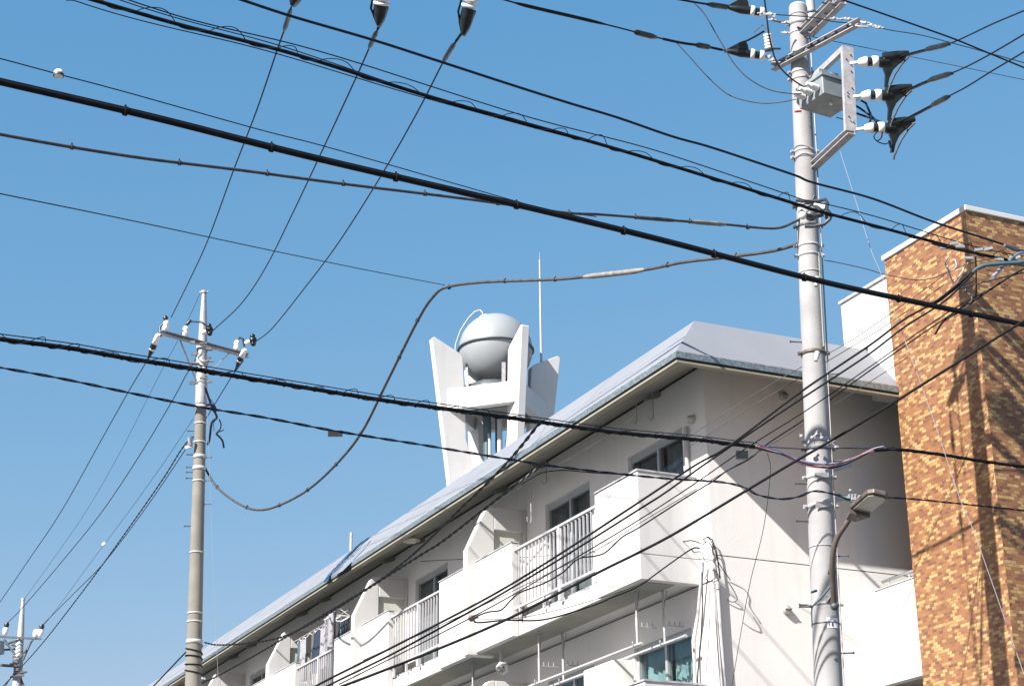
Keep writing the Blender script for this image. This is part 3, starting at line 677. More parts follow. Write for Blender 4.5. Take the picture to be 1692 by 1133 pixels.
# communication cables between the poles
M1, PM = cable('communication_cable', 'grey clipped cable with splice sleeve, entering mid left and ending at the near pole', [(-40, 214), (0, 222), (105, 241), (240, 262), (395, 281), (560, 303), (780, 330), (930, 351), (1000, 355), (1110, 364), (1200, 371), (1262, 377), (1290, 376), (1312, 367), (1330, 358)], 14.2, 20.1, .0155, 'grey_cable', clips=.85)
sleeve(M1, PM, .663, .715, .026, 'pale_cable', 'splice_sleeve'); sleeve(M1, PM, .60, .65, .022, 'grey_cable', 'splice_sleeve')
M2, PM2 = cable('communication_cable', 'grey cable drooping in a deep curve from the far pole up to the near pole', [(334, 760), (340, 775), (360, 806), (395, 832), (425, 842), (460, 835), (510, 808), (560, 762), (600, 710), (640, 630), (690, 530), (716, 490), (740, 474), (800, 466), (905, 462), (960, 458), (1063, 446), (1130, 433), (1200, 425), (1262, 417), (1300, 409), (1328, 398)], 31.7, 20.1, .0215, 'grey_cable', clips=1.0)
sleeve(M2, PM2, .715, .765, .036, 'pale_cable', 'splice_sleeve')
cable('messenger_wire', 'thin blue messenger wire from the left edge to the bend of the drooping cable', [(-30, 313), (0, 320), (210, 363), (430, 410), (600, 445), (735, 471)], 14.5, 25.5, .006, 'navy', 'wire')
wb, PW = cable('messenger_wire', 'thin wire with a white ball near the left edge', [(-30, 90), (0, 97), (97, 123), (210, 153), (420, 212), (522, 238), (635, 270), (760, 306), (900, 345), (985, 358)], 13.5, 18.7, .0055, 'navy', 'wire')
c = pt(97, 122, 13.9); MB().ball(c, .042, 16).build('ball_marker', 'porcelain', wb, world=True); MB().lathe([(-.01, .044), (.01, .044)], c-ZZ*.012, ZZ, 16).build('ball_band', 'steel_dark', wb, world=True)
# lower heavy bundle, its coloured cores and lashing
D_, PD = cable('bundled_cable', 'heavy black bundle crossing low past the far pole and water tower', [(-30, 554), (0, 560), (115, 575), (200, 590), (300, 606), (400, 623), (620, 659), (720, 673), (850, 691), (1000, 712), (1070, 719), (1150, 726), (1215, 734), (1252, 738)], 14.0, 18.85, .0215, 'black', lash=.16)
loops(D_, PD, .03, .075, .42, 9, rr=.004)
MB().tube([p + ZZ*.045 for p in PD], .005, 6).build('support_wire', 'navy', D_, world=True)
nd = (pt(1340, 745, 18.6), )
cores = [('pink', 0, 0), ('blue', .012, .010), ('white_cable', -.010, .014), ('black', .004, -.014), ('pink', -.012, -.008)]
for i, (mt, dx, dz) in enumerate(cores):
    P = [p + V((dx, 0, dz)) + ZZ*(.012*math.sin(i*1.7+j*.3)) for j, p in enumerate(path([(1250, 737), (1290, 749), (1330, 765), (1372, 769), (1410, 758), (1440, 745), (1462, 741)], 18.55, 18.6, 6))]
    MB().tube(P, .0085, 8).build('exposed_core', mt, D_, world=True)
cable('bundled_cable', 'black bundle leaving the near pole to the right across the brick tower', [(1445, 744), (1480, 742), (1550, 750), (1620, 761), (1692, 771), (1740, 777)], 18.55, 19.5, .019, 'black', lash=.2)
cable('support_strand', 'taut steel strand past the near pole just over the coloured cores', [(1250, 737), (1320, 741), (1345, 741), (1400, 740), (1480, 742)], 18.8, 18.6, .0065, 'navy', 'wire')
E_, PE = cable('twisted_cable', 'twisted cable with a black tag crossing low left towards the near pole', [(-30, 601), (0, 607), (100, 625), (220, 650), (330, 672), (440, 690), (555, 712), (700, 735), (790, 750), (870, 763), (900, 768), (1000, 780), (1100, 790), (1190, 796), (1230, 805), (1252, 817), (1290, 824), (1320, 820), (1345, 811), (1378, 816), (1405, 825), (1440, 823), (1480, 822), (1560, 829), (1692, 843), (1740, 848)], 14.5, 19.6, .0070, 'navy', twist=2)
c = pt(554, 716, 16.3); MB().bar(c-RT*.07, c+RT*.07, .012, .062, ZZ).build('cable_tag', 'cover', E_, world=True)
sleeve(E_, PE, .80, .815, .016, 'galv', 'clamp'); 
# high voltage lines from overhead to the far pole
hv = 'high voltage lines to the far pole'
for lb, px in (('left high voltage wire from overhead cover down to the far pole', [(489, -14), (485, 0), (471, 46), (459, 80), (425, 180), (385, 284), (345, 393), (315, 459), (283, 524)]),
               ('middle high voltage wire from overhead cover down to the far pole', [(630, 36), (612, 75), (590, 125), (525, 265), (480, 360), (440, 440), (400, 500), (352, 546)]),
               ('right high voltage wire from overhead cover down to the far pole', [(762, 56), (735, 98), (690, 185), (630, 290), (560, 400), (500, 480), (450, 542), (420, 566)])):
    o, P = cable('high_voltage_wire', lb, px, 17.3, 31.5, .0095, 'navy', 'wire', hv)
    a = .17 if px[0][0] < 600 else .06
    sleeve(o, P, a, a+.10, .026, 'cover', 'tap_cover'); sleeve(o, P, 0, .05 if px[0][0] > 600 else .12, .014, 'black', 'sleeve', False)
# tension insulators of the pole overhead (just out of the top of the picture)
ph = thing('overhead_insulator_set', 'black and white tension insulators at the top edge, three hung from one overhead arm', 'insulator', pt(628, -40, 17.2))
arm = [pt(440, -52, 17.2), pt(860, -52, 17.2)]; MB().chan(arm[0], arm[1], .09, .09).build('crossarm', 'galv', ph, world=True)
for (a, b_) in (((505, -45), (482, 9)), ((634, -20), (625, 42)), ((783, -22), (765, 58))):
    p0, p1 = pt(*a, 17.2), pt(*b_, 17.3); ax = p1-p0; l = ax.length; ax.normalize()
    q = MB(); h = 0; pr = []
    for k in range(4):
        pr += [(l*.12*k, .035), (l*.12*k+.01, .085), (l*.12*k+.035, .085), (l*.12*k+.045, .04)]
    q.lathe(pr, p0, ax, 18); ins = q.build('insulator', 'porcelain', ph, world=True)
    q = MB(); m_ = p0 + ax*l*.46; sd = ax.cross(FW).normalized()
    q.prism([m_ - sd*.07, m_ + sd*.075, m_ + sd*.05 + ax*l*.36, p1 + sd*.02, p1 - sd*.02, m_ - sd*.075 + ax*l*.3], FW*.09); q.lathe([(0, .07), (l*.3, .06), (l*.54, .02)], m_, ax, 14)
    q.build('cover', 'cover', ins, world=True)
    MB().tube([m_ - sd*.09 - ax*.15, m_ - sd*.10 + ax*.05, p1 - sd*.03 - ax*.05, p1], .012, 8).build('jumper', 'black', ins, world=True)
# lines from the far pole on to the last pole, bottom left
hv2 = 'lines from the far pole to the last pole'
for nm, lb, px, r, tw in (
 ('high_voltage_wire', 'outermost wire falling from the far pole to the left edge', [(246, 588), (238, 604), (215, 642), (170, 722), (102, 843), (45, 928), (0, 994), (-30, 1036)], .0095, 0),
 ('high_voltage_wire', 'second wire from the far pole, landing left of the last pole tip', [(328, 575), (322, 595), (306, 622), (288, 656), (235, 745), (170, 843), (100, 930), (40, 1000), (12, 1029)], .0095, 0),
 ('high_voltage_wire', 'wire from right arm end passing behind the far pole to the last pole', [(402, 596), (381, 625), (341, 690), (300, 752), (250, 826), (200, 894), (164, 938), (120, 982), (69, 1033)], .0095, 0),
 ('low_voltage_cable', 'twisted low cable from the far pole clamp down past the last pole', [(318, 721), (300, 742), (270, 790), (220, 862), (164, 940), (102, 1022), (60, 1074), (8, 1130), (-10, 1150)], .0085, 2),
 ('ground_wire', 'very thin wire from the far pole tip to the last pole tip', [(330, 486), (312, 526), (293, 564), (262, 622), (200, 744), (143, 843), (90, 920), (41, 988)], .0045, 0)):
    cable(nm, lb, px, 31.6, 48, r, 'navy', 'wire', hv2, twist=tw)
wb, PW = cable('ground_wire', 'very thin wire with small white ball between the last two poles', [(319, 692), (270, 765), (220, 835), (176, 894), (140, 942), (102, 994), (70, 1036)], 31.6, 46, .0045, 'navy', 'wire')
MB().ball(pt(172, 899, 37), .05, 14).build('ball_marker', 'porcelain', wb, world=True)
# lines at the near pole
kk = 'lines at the head of the near pole'
K1, P1_ = cable('high_voltage_wire', 'wire with long sleeves from top centre to the insulator left of the near pole', [(800, -10), (830, -1), (870, 10), (965, 32), (1030, 48), (1060, 56), (1120, 70), (1160, 76), (1199, 84)], 17.5, 20.6, .0095, 'navy', 'wire', kk)
sleeve(K1, P1_, .20, .44, .020, 'black', 'long_sleeve'); sleeve(K1, P1_, .58, .68, .034, 'cover', 'tap_cover'); sleeve(K1, P1_, .70, .98, .016, 'black', 'sleeve', False); sleeve(K1, P1_, .84, .92, .034, 'cover', 'tap_cover')
K2, P2_ = cable('high_voltage_wire', 'short sleeved wire at the top edge to the upper insulator left of the near pole', [(1090, -8), (1120, -1), (1160, 6), (1200, 12), (1205, 14)], 19.6, 20.6, .013, 'black', 'wire', kk)
sleeve(K2, P2_, .55, .8, .034, 'cover', 'tap_cover')
cable('jumper_wire', 'grey looped jumper from the sleeved wire down to the switch box, upper loop', [(1147, 5), (1165, 25), (1190, 68), (1215, 108), (1240, 132), (1270, 148), (1300, 154), (1325, 155)], 20.3, 20.0, .0075, 'grey_cable', 'wire', kk)
cable('jumper_wire', 'grey looped jumper from the sleeved wire down to the switch box, lower loop', [(1117, 70), (1140, 95), (1170, 128), (1201, 155), (1230, 166), (1262, 171), (1290, 169), (1316, 164)], 20.3, 20.0, .0065, 'grey_cable', 'wire', kk)
cable('jumper_wire', 'dark jumper falling from the top edge past the surge arrester to the switch box', [(1262, -8), (1266, 20), (1271, 60), (1280, 95), (1290, 113), (1310, 132), (1335, 148)], 20.2, 20.0, .010, 'black', 'wire', kk)
for lb, px, nm in (('uppermost of three sleeved wires leaving the near pole to the right', [(1487, 95), (1500, 90), (1530, 82), (1570, 72), (1600, 59), (1640, 40), (1692, 18), (1740, -2)], 0),
               ('middle of three sleeved wires leaving the near pole to the right', [(1488, 153), (1505, 146), (1535, 133), (1575, 120), (1610, 104), (1650, 82), (1692, 57), (1740, 28)], 1),
               ('lowest of three sleeved wires leaving the near pole to the right', [(1485, 203), (1500, 195), (1540, 174), (1570, 158), (1600, 142), (1640, 117), (1692, 86), (1740, 55)], 2)):
    o, P = cable('high_voltage_wire', lb, px, 19.55, 15.5, .0085, 'navy', 'wire', 'three wires leaving right of the near pole')
    sleeve(o, P, .28, .42, .030, 'cover', 'tap_cover'); sleeve(o, P, .0, .30, .012, 'black', 'sleeve', False)
    tw_ = [p - ZZ*.018 for p in path(px[:4], 19.55, 18.6)]; MB().tube(tw_, .008, 6).build('jumper_tail', 'grey_cable', o, world=True)
cable('service_pair_cable', 'dark paired cable crossing the top right corner downwards', [(1370, -8), (1392, 0), (1450, 20), (1533, 49), (1580, 66), (1631, 87), (1692, 112), (1740, 132)], 15.5, 17.5, .0085, 'navy', 'cable')
cable('arm_wire', 'thin wire from the tip of the long arm to the right edge', [(1455, 46), (1470, 50), (1520, 58), (1560, 68), (1620, 84), (1692, 104), (1740, 118)], 19.6, 17.5, .006, 'navy', 'wire')
cable('arm_wire', 'thin wire passing the head of the near pole to the arm tip', [(1255, 22), (1290, 25), (1320, 27), (1350, 30), (1376, 36), (1400, 38)], 20.6, 19.8, .007, 'black', 'wire')
cable('arm_wire', 'faint thin wire from behind the near pole to the right edge', [(1338, 60), (1360, 65), (1460, 85), (1560, 105), (1692, 132), (1740, 142)], 21.0, 19.0, .0045, 'navy', 'wire')
cable('guy_wire', 'pale thin stay falling from the near pole across the brick tower', [(1388, 250), (1415, 335), (1440, 415), (1458, 458), (1500, 575), (1545, 700), (1587, 826), (1614, 891), (1692, 1113), (1705, 1150)], 19.4, 16.5, .0036, 'stay', 'wire')
cable('stay_wire', 'thin wire from a knob on the near pole across the white block', [(1362, 430), (1385, 434), (1430, 444), (1470, 455), (1530, 462), (1600, 436), (1650, 425)], 19.8, 18.6, .0055, 'navy', 'wire')
# service drops falling from the junction at the right edge to lower left
sv = 'service wires falling from the junction at the right edge'
S1, PS1 = cable('service_wire', 'thicker upper strand of the pair sweeping down across the balconies', [(1720, 424), (1690, 433), (1650, 436), (1617, 442), (1582, 470), (1543, 500), (1492, 529), (1436, 571), (1325, 646), (1205, 736), (1146, 770), (1035, 843), (914, 922), (820, 979), (720, 1032), (620, 1083), (538, 1124), (510, 1140)], 18.4, 16.4, .0115, 'black', 'wire', sv)
sleeve(S1, PS1, .02, .20, .022, 'teal_pipe', 'grip_sleeve')
cable('service_wire', 'lower strand of the pair sweeping down across the balconies', [(1610, 450), (1560, 498), (1495, 540), (1430, 589), (1328, 656), (1256, 704), (1164, 767), (1100, 813), (1053, 843), (935, 917), (828, 981), (720, 1041), (640, 1084), (546, 1130), (520, 1146)], 18.4, 16.4, .0105, 'black', 'wire', sv)
cable('service_wire', 'straight heavy black wire from right edge to bottom below the pair', [(1730, 508), (1666, 546), (1580, 600), (1420, 700), (1302, 769), (1230, 812), (1120, 878), (1056, 912), (989, 945), (843, 1020), (720, 1073), (600, 1120), (540, 1142)], 16.2, 14.8, .0125, 'black', 'wire', sv)
S3, PS3 = cable('service_wire', 'wavy wire with a black box hanging behind the near pole, ending at a brown clamp', [(1600, 500), (1500, 568), (1404, 636), (1333, 690), (1271, 731), (1238, 758), (1202, 777), (1177, 795), (1128, 825), (1056, 871), (1028, 887), (1002, 911), (984, 918), (955, 923), (930, 945), (899, 963), (860, 978), (845, 990), (828, 1007), (805, 1011), (779, 1021)], 21.0, 18.6, .0085, 'black', 'wire', sv)
c = pt(1226, 752, 20.4); MB().bar(c-RT*.07, c+RT*.07, .06, .10, ZZ).build('terminal_box', 'cover', S3, world=True)
MB().ball(pt(779, 1021, 18.6), .035, 10).lathe([(0, .03), (.08, .02)], pt(779, 1021, 18.6), RT+UP*.4, 8).build('clamp', 'lamp_body', S3, world=True)
cable('service_wire', 'third strand just under the pair, crossing the end railing', [(1650, 470), (1560, 520), (1440, 604), (1335, 676), (1230, 742), (1140, 804), (1050, 862), (940, 928), (830, 992), (720, 1050), (620, 1100), (560, 1130)], 19.2, 16.8, .0065, 'black', 'wire', sv)
cable('service_wire', 'thin wire in the shade of the eaves, upper of two behind the near pole', [(1560, 455), (1480, 512), (1397, 568), (1297, 621), (1200, 681), (1146, 716), (1137, 722)], 21.0, 22.8/KS, .005, 'grey_cable', 'wire', sv)
cable('service_wire', 'thin wire in the shade of the eaves, lower of two behind the near pole', [(1560, 470), (1460, 540), (1315, 628), (1240, 673), (1169, 718), (1138, 738)], 21.0, 22.9/KS, .005, 'grey_cable', 'wire', sv)
cable('service_wire', 'faint straight wire just under the pair over the end balcony', [(1500, 590), (1330, 700), (1180, 790), (1060, 862), (1000, 900), (930, 935), (780, 1008), (600, 1090)], 20.8, 17.0, .0042, 'grey_cable', 'wire', sv)
cable('drop_wire', 'black drop wire from the white conduit top to the brown clamp', [(1156, 905), (1142, 907), (1104, 933), (1055, 968), (1015, 985), (976, 1001), (899, 1023), (835, 1024), (790, 1028), (782, 1022)], 23.3/KS, 18.7, .0095, 'black', 'wire')
cable('drop_wire', 'thin wire from the brown clamp under the railing to the slab edge', [(784, 1020), (800, 1022), (860, 1020), (930, 1005), (1000, 985), (1050, 968)], 18.8, 22.6/KS, .004, 'black', 'wire')
cable('drop_wire', 'long thin wire across the railing from the conduit top to the eaves lamp', [(1160, 898), (1145, 893), (1130, 894), (1063, 904), (985, 911), (911, 917), (870, 920), (794, 922), (709, 926), (695, 927)], 23.3/KS, 31.5/KS, .0065, 'black', 'wire')
for i, (lb, px) in enumerate((('thin looped wire curling at the top of the white conduit, biggest loop', [(1158, 893), (1170, 888), (1180, 905), (1188, 930), (1205, 955), (1206, 958)]),
        ('thin looped wire curling out from the conduit against the end wall', [(1203, 960), (1214, 978), (1218, 990), (1210, 994), (1201, 990)]),
        ('small ring of wire hanging in front of the corner conduit', [(1168, 948), (1166, 955), (1172, 960), (1182, 960), (1188, 953), (1183, 944), (1176, 941)]),
        ('short dark tail curling under the drop wire at the corner', [(1142, 906), (1147, 912), (1153, 911), (1160, 913), (1164, 925), (1172, 927)]))):
    cable('wire_loop', lb, px, 23.22/KS, 23.2/KS, .006, 'grey_cable' if i else 'black', 'wire', 'wire loops at the corner conduit')
cable('drop_wire', 'thin slack wire hanging down the end wall', [(1268, 748), (1273, 780), (1262, 870), (1240, 960), (1225, 1040), (1208, 1140)], 20.2, 22.8/KS, .0042, 'grey_cable', 'wire')
T1, PT1 = cable('service_wire', 'twisted service cable from far pole bottom up across the roof to the black bundle', [(338, 1061), (360, 1065), (402, 1063), (440, 1058), (479, 1047), (530, 1018), (628, 958), (691, 908), (755, 846), (806, 797), (847, 754), (886, 706), (895, 697)], 31.8, 16.9, .0095, 'black', 'wire', twist=2)
sleeve(T1, PT1, .55, .66, .016, 'black', 'grip_sleeve')
T2, PT2 = cable('service_wire', 'twisted service cable from far pole bottom to a pale clamp below the eaves', [(330, 1129), (352, 1120), (377, 1107), (441, 1071), (474, 1051), (540, 1015), (630, 958), (701, 913), (730, 895), (796, 844), (860, 795), (896, 767)], 31.8, 17.0, .0095, 'black', 'wire', twist=2)
sleeve(T2, PT2, .90, .98, .012, 'pale_cable', 'grip_sleeve')
cable('service_wire', 'thin wire forking right from the pale clamp below the eaves', [(862, 800), (890, 783), (910, 778), (940, 777), (985, 781), (1040, 784)], 17.1, 17.6, .006, 'black', 'wire')
cable('service_wire', 'thin pale wire running straight under the eaves towards the end bay', [(775, 860), (860, 805), (930, 764), (1010, 716), (1050, 688)], 25.5/KS, 23.5/KS, .005, 'grey_cable', 'wire')
cable('service_wire', 'cable leaving the far pole to the lower left corner', [(308, 1076), (298, 1086), (280, 1105), (262, 1124), (245, 1142)], 31.8, 34, .014, 'black', 'wire')
cable('pole_stay', 'thin pale stay wire beside the far pole, right one', [(341, 640), (345, 740), (350, 880), (355, 1000), (360, 1113), (362, 1150)], 31.6, 29.5, .0032, 'stay', 'wire')
# tangle of grips and branch closures at the right edge
jn = thing('cable_junction', 'tangled junction of cable grips, clamps and loops in front of the brick tower', 'cable junction', pt(1655, 430, 18.8))
rnd = random.Random(11)
for i in range(9):
    q = MB()
    x = 1560+15*i+rnd.uniform(-5, 5); y = 405 + 3*i + rnd.uniform(-8, 14)
    c = pt(x, y, 18.7+rnd.uniform(-.1, .2)); q.bar(c - RT*.04 + UP*rnd.uniform(-.03, .03), c + RT*.05 + UP*rnd.uniform(-.03, .03), .03, .03); q.build('clamp', 'box', jn, world=True)
for i, (px, r, mt) in enumerate((([(1540, 402), (1580, 412), (1640, 424), (1692, 434)], .014, 'black'), ([(1615, 444), (1640, 436), (1670, 436), (1692, 438)], .018, 'teal_pipe'), ([(1660, 405), (1675, 412), (1692, 414)], .016, 'teal_pipe'),
        ([(1612, 424), (1613, 460), (1612, 490), (1604, 502), (1590, 512)], .008, 'black'), ([(1590, 512), (1600, 505), (1606, 492), (1596, 480), (1594, 470)], .010, 'grey_cable'),
        ([(1692, 444), (1670, 456), (1640, 476), (1610, 496), (1590, 512), (1560, 530), (1545, 552)], .012, 'black'), ([(1580, 478), (1610, 470), (1650, 460), (1692, 450)], .008, 'grey_cable'),
        ([(1567, 425), (1562, 435), (1570, 448), (1580, 440), (1578, 428)], .008, 'galv'), ([(1565, 440), (1570, 455), (1576, 466), (1586, 455), (1600, 434)], .009, 'galv'),
        ([(1530, 505), (1548, 498), (1575, 478), (1600, 458)], .020, 'black'), ([(1640, 458), (1650, 448), (1656, 440)], .022, 'white_cable'), ([(1668, 428), (1680, 420), (1692, 416)], .02, 'white_cable'))):
    MB().tube(path(px, 18.6, 18.9), r, 8).build('cable_grip' if r > .015 else 'cable_loop', mt, jn, world=True)

# ------------------------------------------------------------------ near pole
PB0 = V((3.075, 18.3, 0)); TILT = .0272
p1 = thing('utility_pole', 'tall pale concrete pole with switch box and street lamp in front of the end wall', 'utility pole', V((PB0.x*KS, PB0.y*KS, 0)))
def PC(z): return ks(PB0 + V((TILT*z, 0, z)))
def PR(z): return (.171 - .0051*z)*KS
q = MB(); q.tube([PC(z) for z in (.075, 2, 4, 6, 8, 10, 12, 12.80)], [PR(z) for z in (.075, 2, 4, 6, 8, 10, 12, 12.80)], 28); q.lathe([(0, PR(12.8)), (.03, PR(12.8)*.9), (.05, .03)], PC(12.80), ZZ, 28); q.build('shaft', 'conc', p1, world=True)
def band(z, h=.03, t=.006, mat='galv', parent=None, lug=0):
    q = MB().lathe([(-h/2, PR(z)), (-h/2, PR(z)+t), (h/2, PR(z)+t), (h/2, PR(z))], PC(z), ZZ, 28)
    if lug:
        for s_ in (-1, 1):
            c = PC(z) + V((s_*(PR(z)+.03), -.02, 0)); q.bar(c-V((.02, 0, 0)), c+V((.02, 0, 0)), .03, h*.9); q.tube([c-V((0, .04, 0)), c+V((0, .04, 0))], .012, 6)
    q.build('band', mat, parent or p1, world=True)
def zat(y): return unz(onplane(1330, y, ks(PB0), V((0, 1, 0))).z)
for y, h, m_ in ((27, .02, 'galv'), (40, .07, 'galv'), (57, .02, 'galv'), (122, .03, 'galv'), (133, .03, 'galv'), (252, .03, 'galv'), (262, .04, 'galv'), (343, .03, 'steel_dark'), (376, .03, 'steel_dark'), (408, .03, 'galv'), (424, .03, 'galv'), (452, .02, 'galv'), (730, .05, 'galv'), (744, .03, 'steel_dark'), (790, .04, 'galv'), (838, .05, 'galv'), (905, .012, 'galv'), (1000, .03, 'galv'), (1032, .012, 'steel_dark')):
    band(zat(y), h, mat=m_, lug=1 if h >= .03 else 0)
gw = MB(); gw.tube([PC(z) + V((PR(z)+.006, -.06, 0)) for z in (3, 5, 7, 8.0, 8.2)], .006, 6); gw.tube([PC(z) + V((PR(z)+.02, -.03, 0)) for z in (8.2, 9, 10, 11, 12.4)], .010, 6); gw.build('ground_conductor', 'galv', p1, world=True)
for y, s_ in ((763, 1), (800, -1), (862, -1), (920, 1), (1000, -1), (1003, -1), (1080, 1), (620, 1), (566, -1)):
    z = zat(y); c = PC(z); q = MB(); d = V((s_, -.15, 0)).normalized()
    q.tube([c + d*PR(z)*.95, c + d*(PR(z)+.13)], .009, 8); q.tube([c + d*(PR(z)+.13), c + d*(PR(z)+.14)], .016, 8); q.build('step_bolt', 'steel_dark', p1, world=True)
# top extension pipe, upper arms
top = PC(12.7) + V((.16, -.02, 0)); q = MB(); q.tube([top - ZZ*.12, top + ZZ*1.1], .055, 14); q.lathe([(-.18, .03), (-.10, .07), (-.06, .06)], top, ZZ, 14); q.build('top_extension', 'galv', p1, world=True)
d2 = V((.64, -.77, 0)).normalized(); n2 = V((d2.y, -d2.x, 0))
f2 = PC(11.9) + V((-.77, -.64, 0)).normalized()*.17
a = onplane(1277, 112, f2, n2); b_ = onplane(1421, 40, f2, n2)
b_ = V((b_.x, b_.y, a.z))
arm2 = MB().chan(a, b_, .075, .085, .01).build('crossarm', 'galv', p1, world=True)
q = MB()
for t_ in (.18, .42, .50, .58, .70, .83): q.bar(a.lerp(b_, t_) + ZZ*.01 - n2*.0, a.lerp(b_, t_+.045) + ZZ*.01, .078, .02)
q.build('slot', 'steel_dark', arm2, world=True)
c0 = a.lerp(b_, .16); q = MB(); q.bar(c0 - ZZ*.0, PC(12.15) + V((-.08, -.1, 0)), .05, .012); q.bar(a.lerp(b_, .42), PC(12.1) + V((-.02, -.13, 0)), .05, .012); q.build('arm_brace', 'galv', p1, world=True)
d1 = V((.35, -.94, 0)).normalized(); n1 = V((d1.y, -d1.x, 0)); f1 = PC(12.5) + V((.15, -.02, 0))
a1 = onplane(1338, 56, f1, n1); b1 = onplane(1392, -12, f1, n1); b1 = V((b1.x, b1.y, a1.z))
q = MB().chan(a1, b1, .085, .09, .01); q.chan(a1 + n1*.16 - ZZ*.03, b1 + n1*.16 - ZZ*.03, .06, .07, .01); ar = q.build('crossarm', 'galv', p1, world=True)
q = MB()
for t_ in (.1, .35, .6, .85): q.tube([a1.lerp(b1, t_) - n1*.06, a1.lerp(b1, t_) + n1*.22], .013, 8)
q.build('tie_bolt', 'steel_dark', ar, world=True)
# frame that carries the switch box: two arms, an upright and a strut
e1 = V((.31, -.95, 0)).normalized(); e2 = V((.95, .31, 0)).normalized()
fr0 = PC(11.5) + e2*.10
at = onplane(1322, 150, fr0, e2); bt_ = onplane(1396, 80, fr0, e2); zt = bt_.z
q = MB(); q.bar(V((at.x, at.y, at.z)), bt_, .06, .075); f2_ = e2*.0
q.build('frame_arm', 'galv', p1, world=True)
up0, up1 = onplane(1401, 77, bt_, e1), onplane(1407, 216, bt_, e1)
q = MB(); sdv = e2; q.prism([up0 - e2*.072, up0 + e2*.072, up1 + e2*.072, up1 - e2*.072], -e1*.05); up = q.build('frame_upright', 'galv', p1, world=True)
q = MB()
for t_ in (.10, .16, .22, .30, .50, .56, .60, .84, .90):
    c = up0.lerp(up1, t_) + e2*(.03 if int(t_*100) % 4 else -.03); q.tube([c - e1*.0 + e1*.002, c + e1*.012], .009, 8)
q.build('bolt_head', 'steel_dark', up, world=True)
st = onplane(1334, 284, PC(10.4) + e2*.06, e2); st2 = up1 + e2*-.0
q = MB().chan(st, st2, .10, .085, .012); q.build('frame_strut', 'galv', p1, world=True)
# switch box
pA = onplane(1361, 154, PC(11.5) + e1*.82, e1); pBx = onplane(1420, 169, PC(11.5) + e1*.82, e1)
w_ = .47; x_ = pA; dpt = .45; h_ = .27; e1, e2 = V((.5, -.866, 0)), V((.866, .5, 0))
qv = [x_ + e2*s_*w_ - e1*t_*dpt + ZZ*hh for hh in (0, h_) for s_, t_ in ((0, 0), (1, 0), (1, 1), (0, 1))]
q = MB().hexa(qv); sb = q.build('switch_box', 'box', p1, world=True, bevel=.012)
q = MB(); z_ = ZZ*(h_+.012)
q.hexa([x_ - e2*.02 + e1*.02 + ZZ*(h_-.03), x_ + e2*(w_+.02) + e1*.02 + ZZ*(h_-.03), x_ + e2*(w_+.02) - e1*(dpt+.02) + ZZ*(h_-.03), x_ - e2*.02 - e1*(dpt+.02) + ZZ*(h_-.03), x_ - e2*.02 + e1*.02 + z_, x_ + e2*(w_+.02) + e1*.02 + z_, x_ + e2*(w_+.02) - e1*(dpt+.02) + z_, x_ - e2*.02 - e1*(dpt+.02) + z_]); q.build('lid', 'box', sb, world=True)
q = MB()
for s_ in (.12, .30):
    c = x_ + e2*s_ - e1*.2 + ZZ*h_; q.prism([c, c+e2*.15, c+e2*.13+ZZ*.20, c+e2*.02+ZZ*.20], -e1*.012)
q.build('lifting_plate', 'box', sb, world=True)
q = MB(); c = x_ + e2*.22 - e1*.14; q.tube([c - ZZ*.03, c + ZZ*.01], .018, 10); q.build('indicator_knob', 'sticker', sb, world=True)
q = MB(); c = x_ - e1*(dpt+.0) + e2*.02; q.tube([c - ZZ*.02, c - e2*.09 - ZZ*.05], .014, 8); q.build('pull_handle', 'red', sb, world=True)
for i in range(3):
    for s_ in (0, 1):
        c = x_ - e2*.0 - e1*(.09+.125*i) + ZZ*.10 if s_ == 0 else x_ + e2*w_ - e1*(.09+.125*i) + ZZ*.10
        dr = (-e2 if s_ == 0 else e2) + ZZ*.15
        q = MB().lathe([(0, .03), (.02, .045), (.04, .032), (.06, .045), (.08, .032), (.10, .042), (.12, .028), (.17, .02)], c, dr, 12); q.build('bushing', 'porcelain', sb, world=True)
q = MB()
for i in range(3):
    c = x_ + e2*w_ - e1*(.09+.125*i) + ZZ*.12 + e2*.15; en = pt(1436+i*14, 206, 19.6); q.tube([c, c+e2*.10-ZZ*.02, c.lerp(en, .6)+e2*.10, en], .013, 8)
q.tube([pt(1406, 200, 19.6), pt(1395, 198, 20), pt(1382, 194, 20.2)], .006, 6)
q.build('lead_wire', 'navy', sb, world=True)
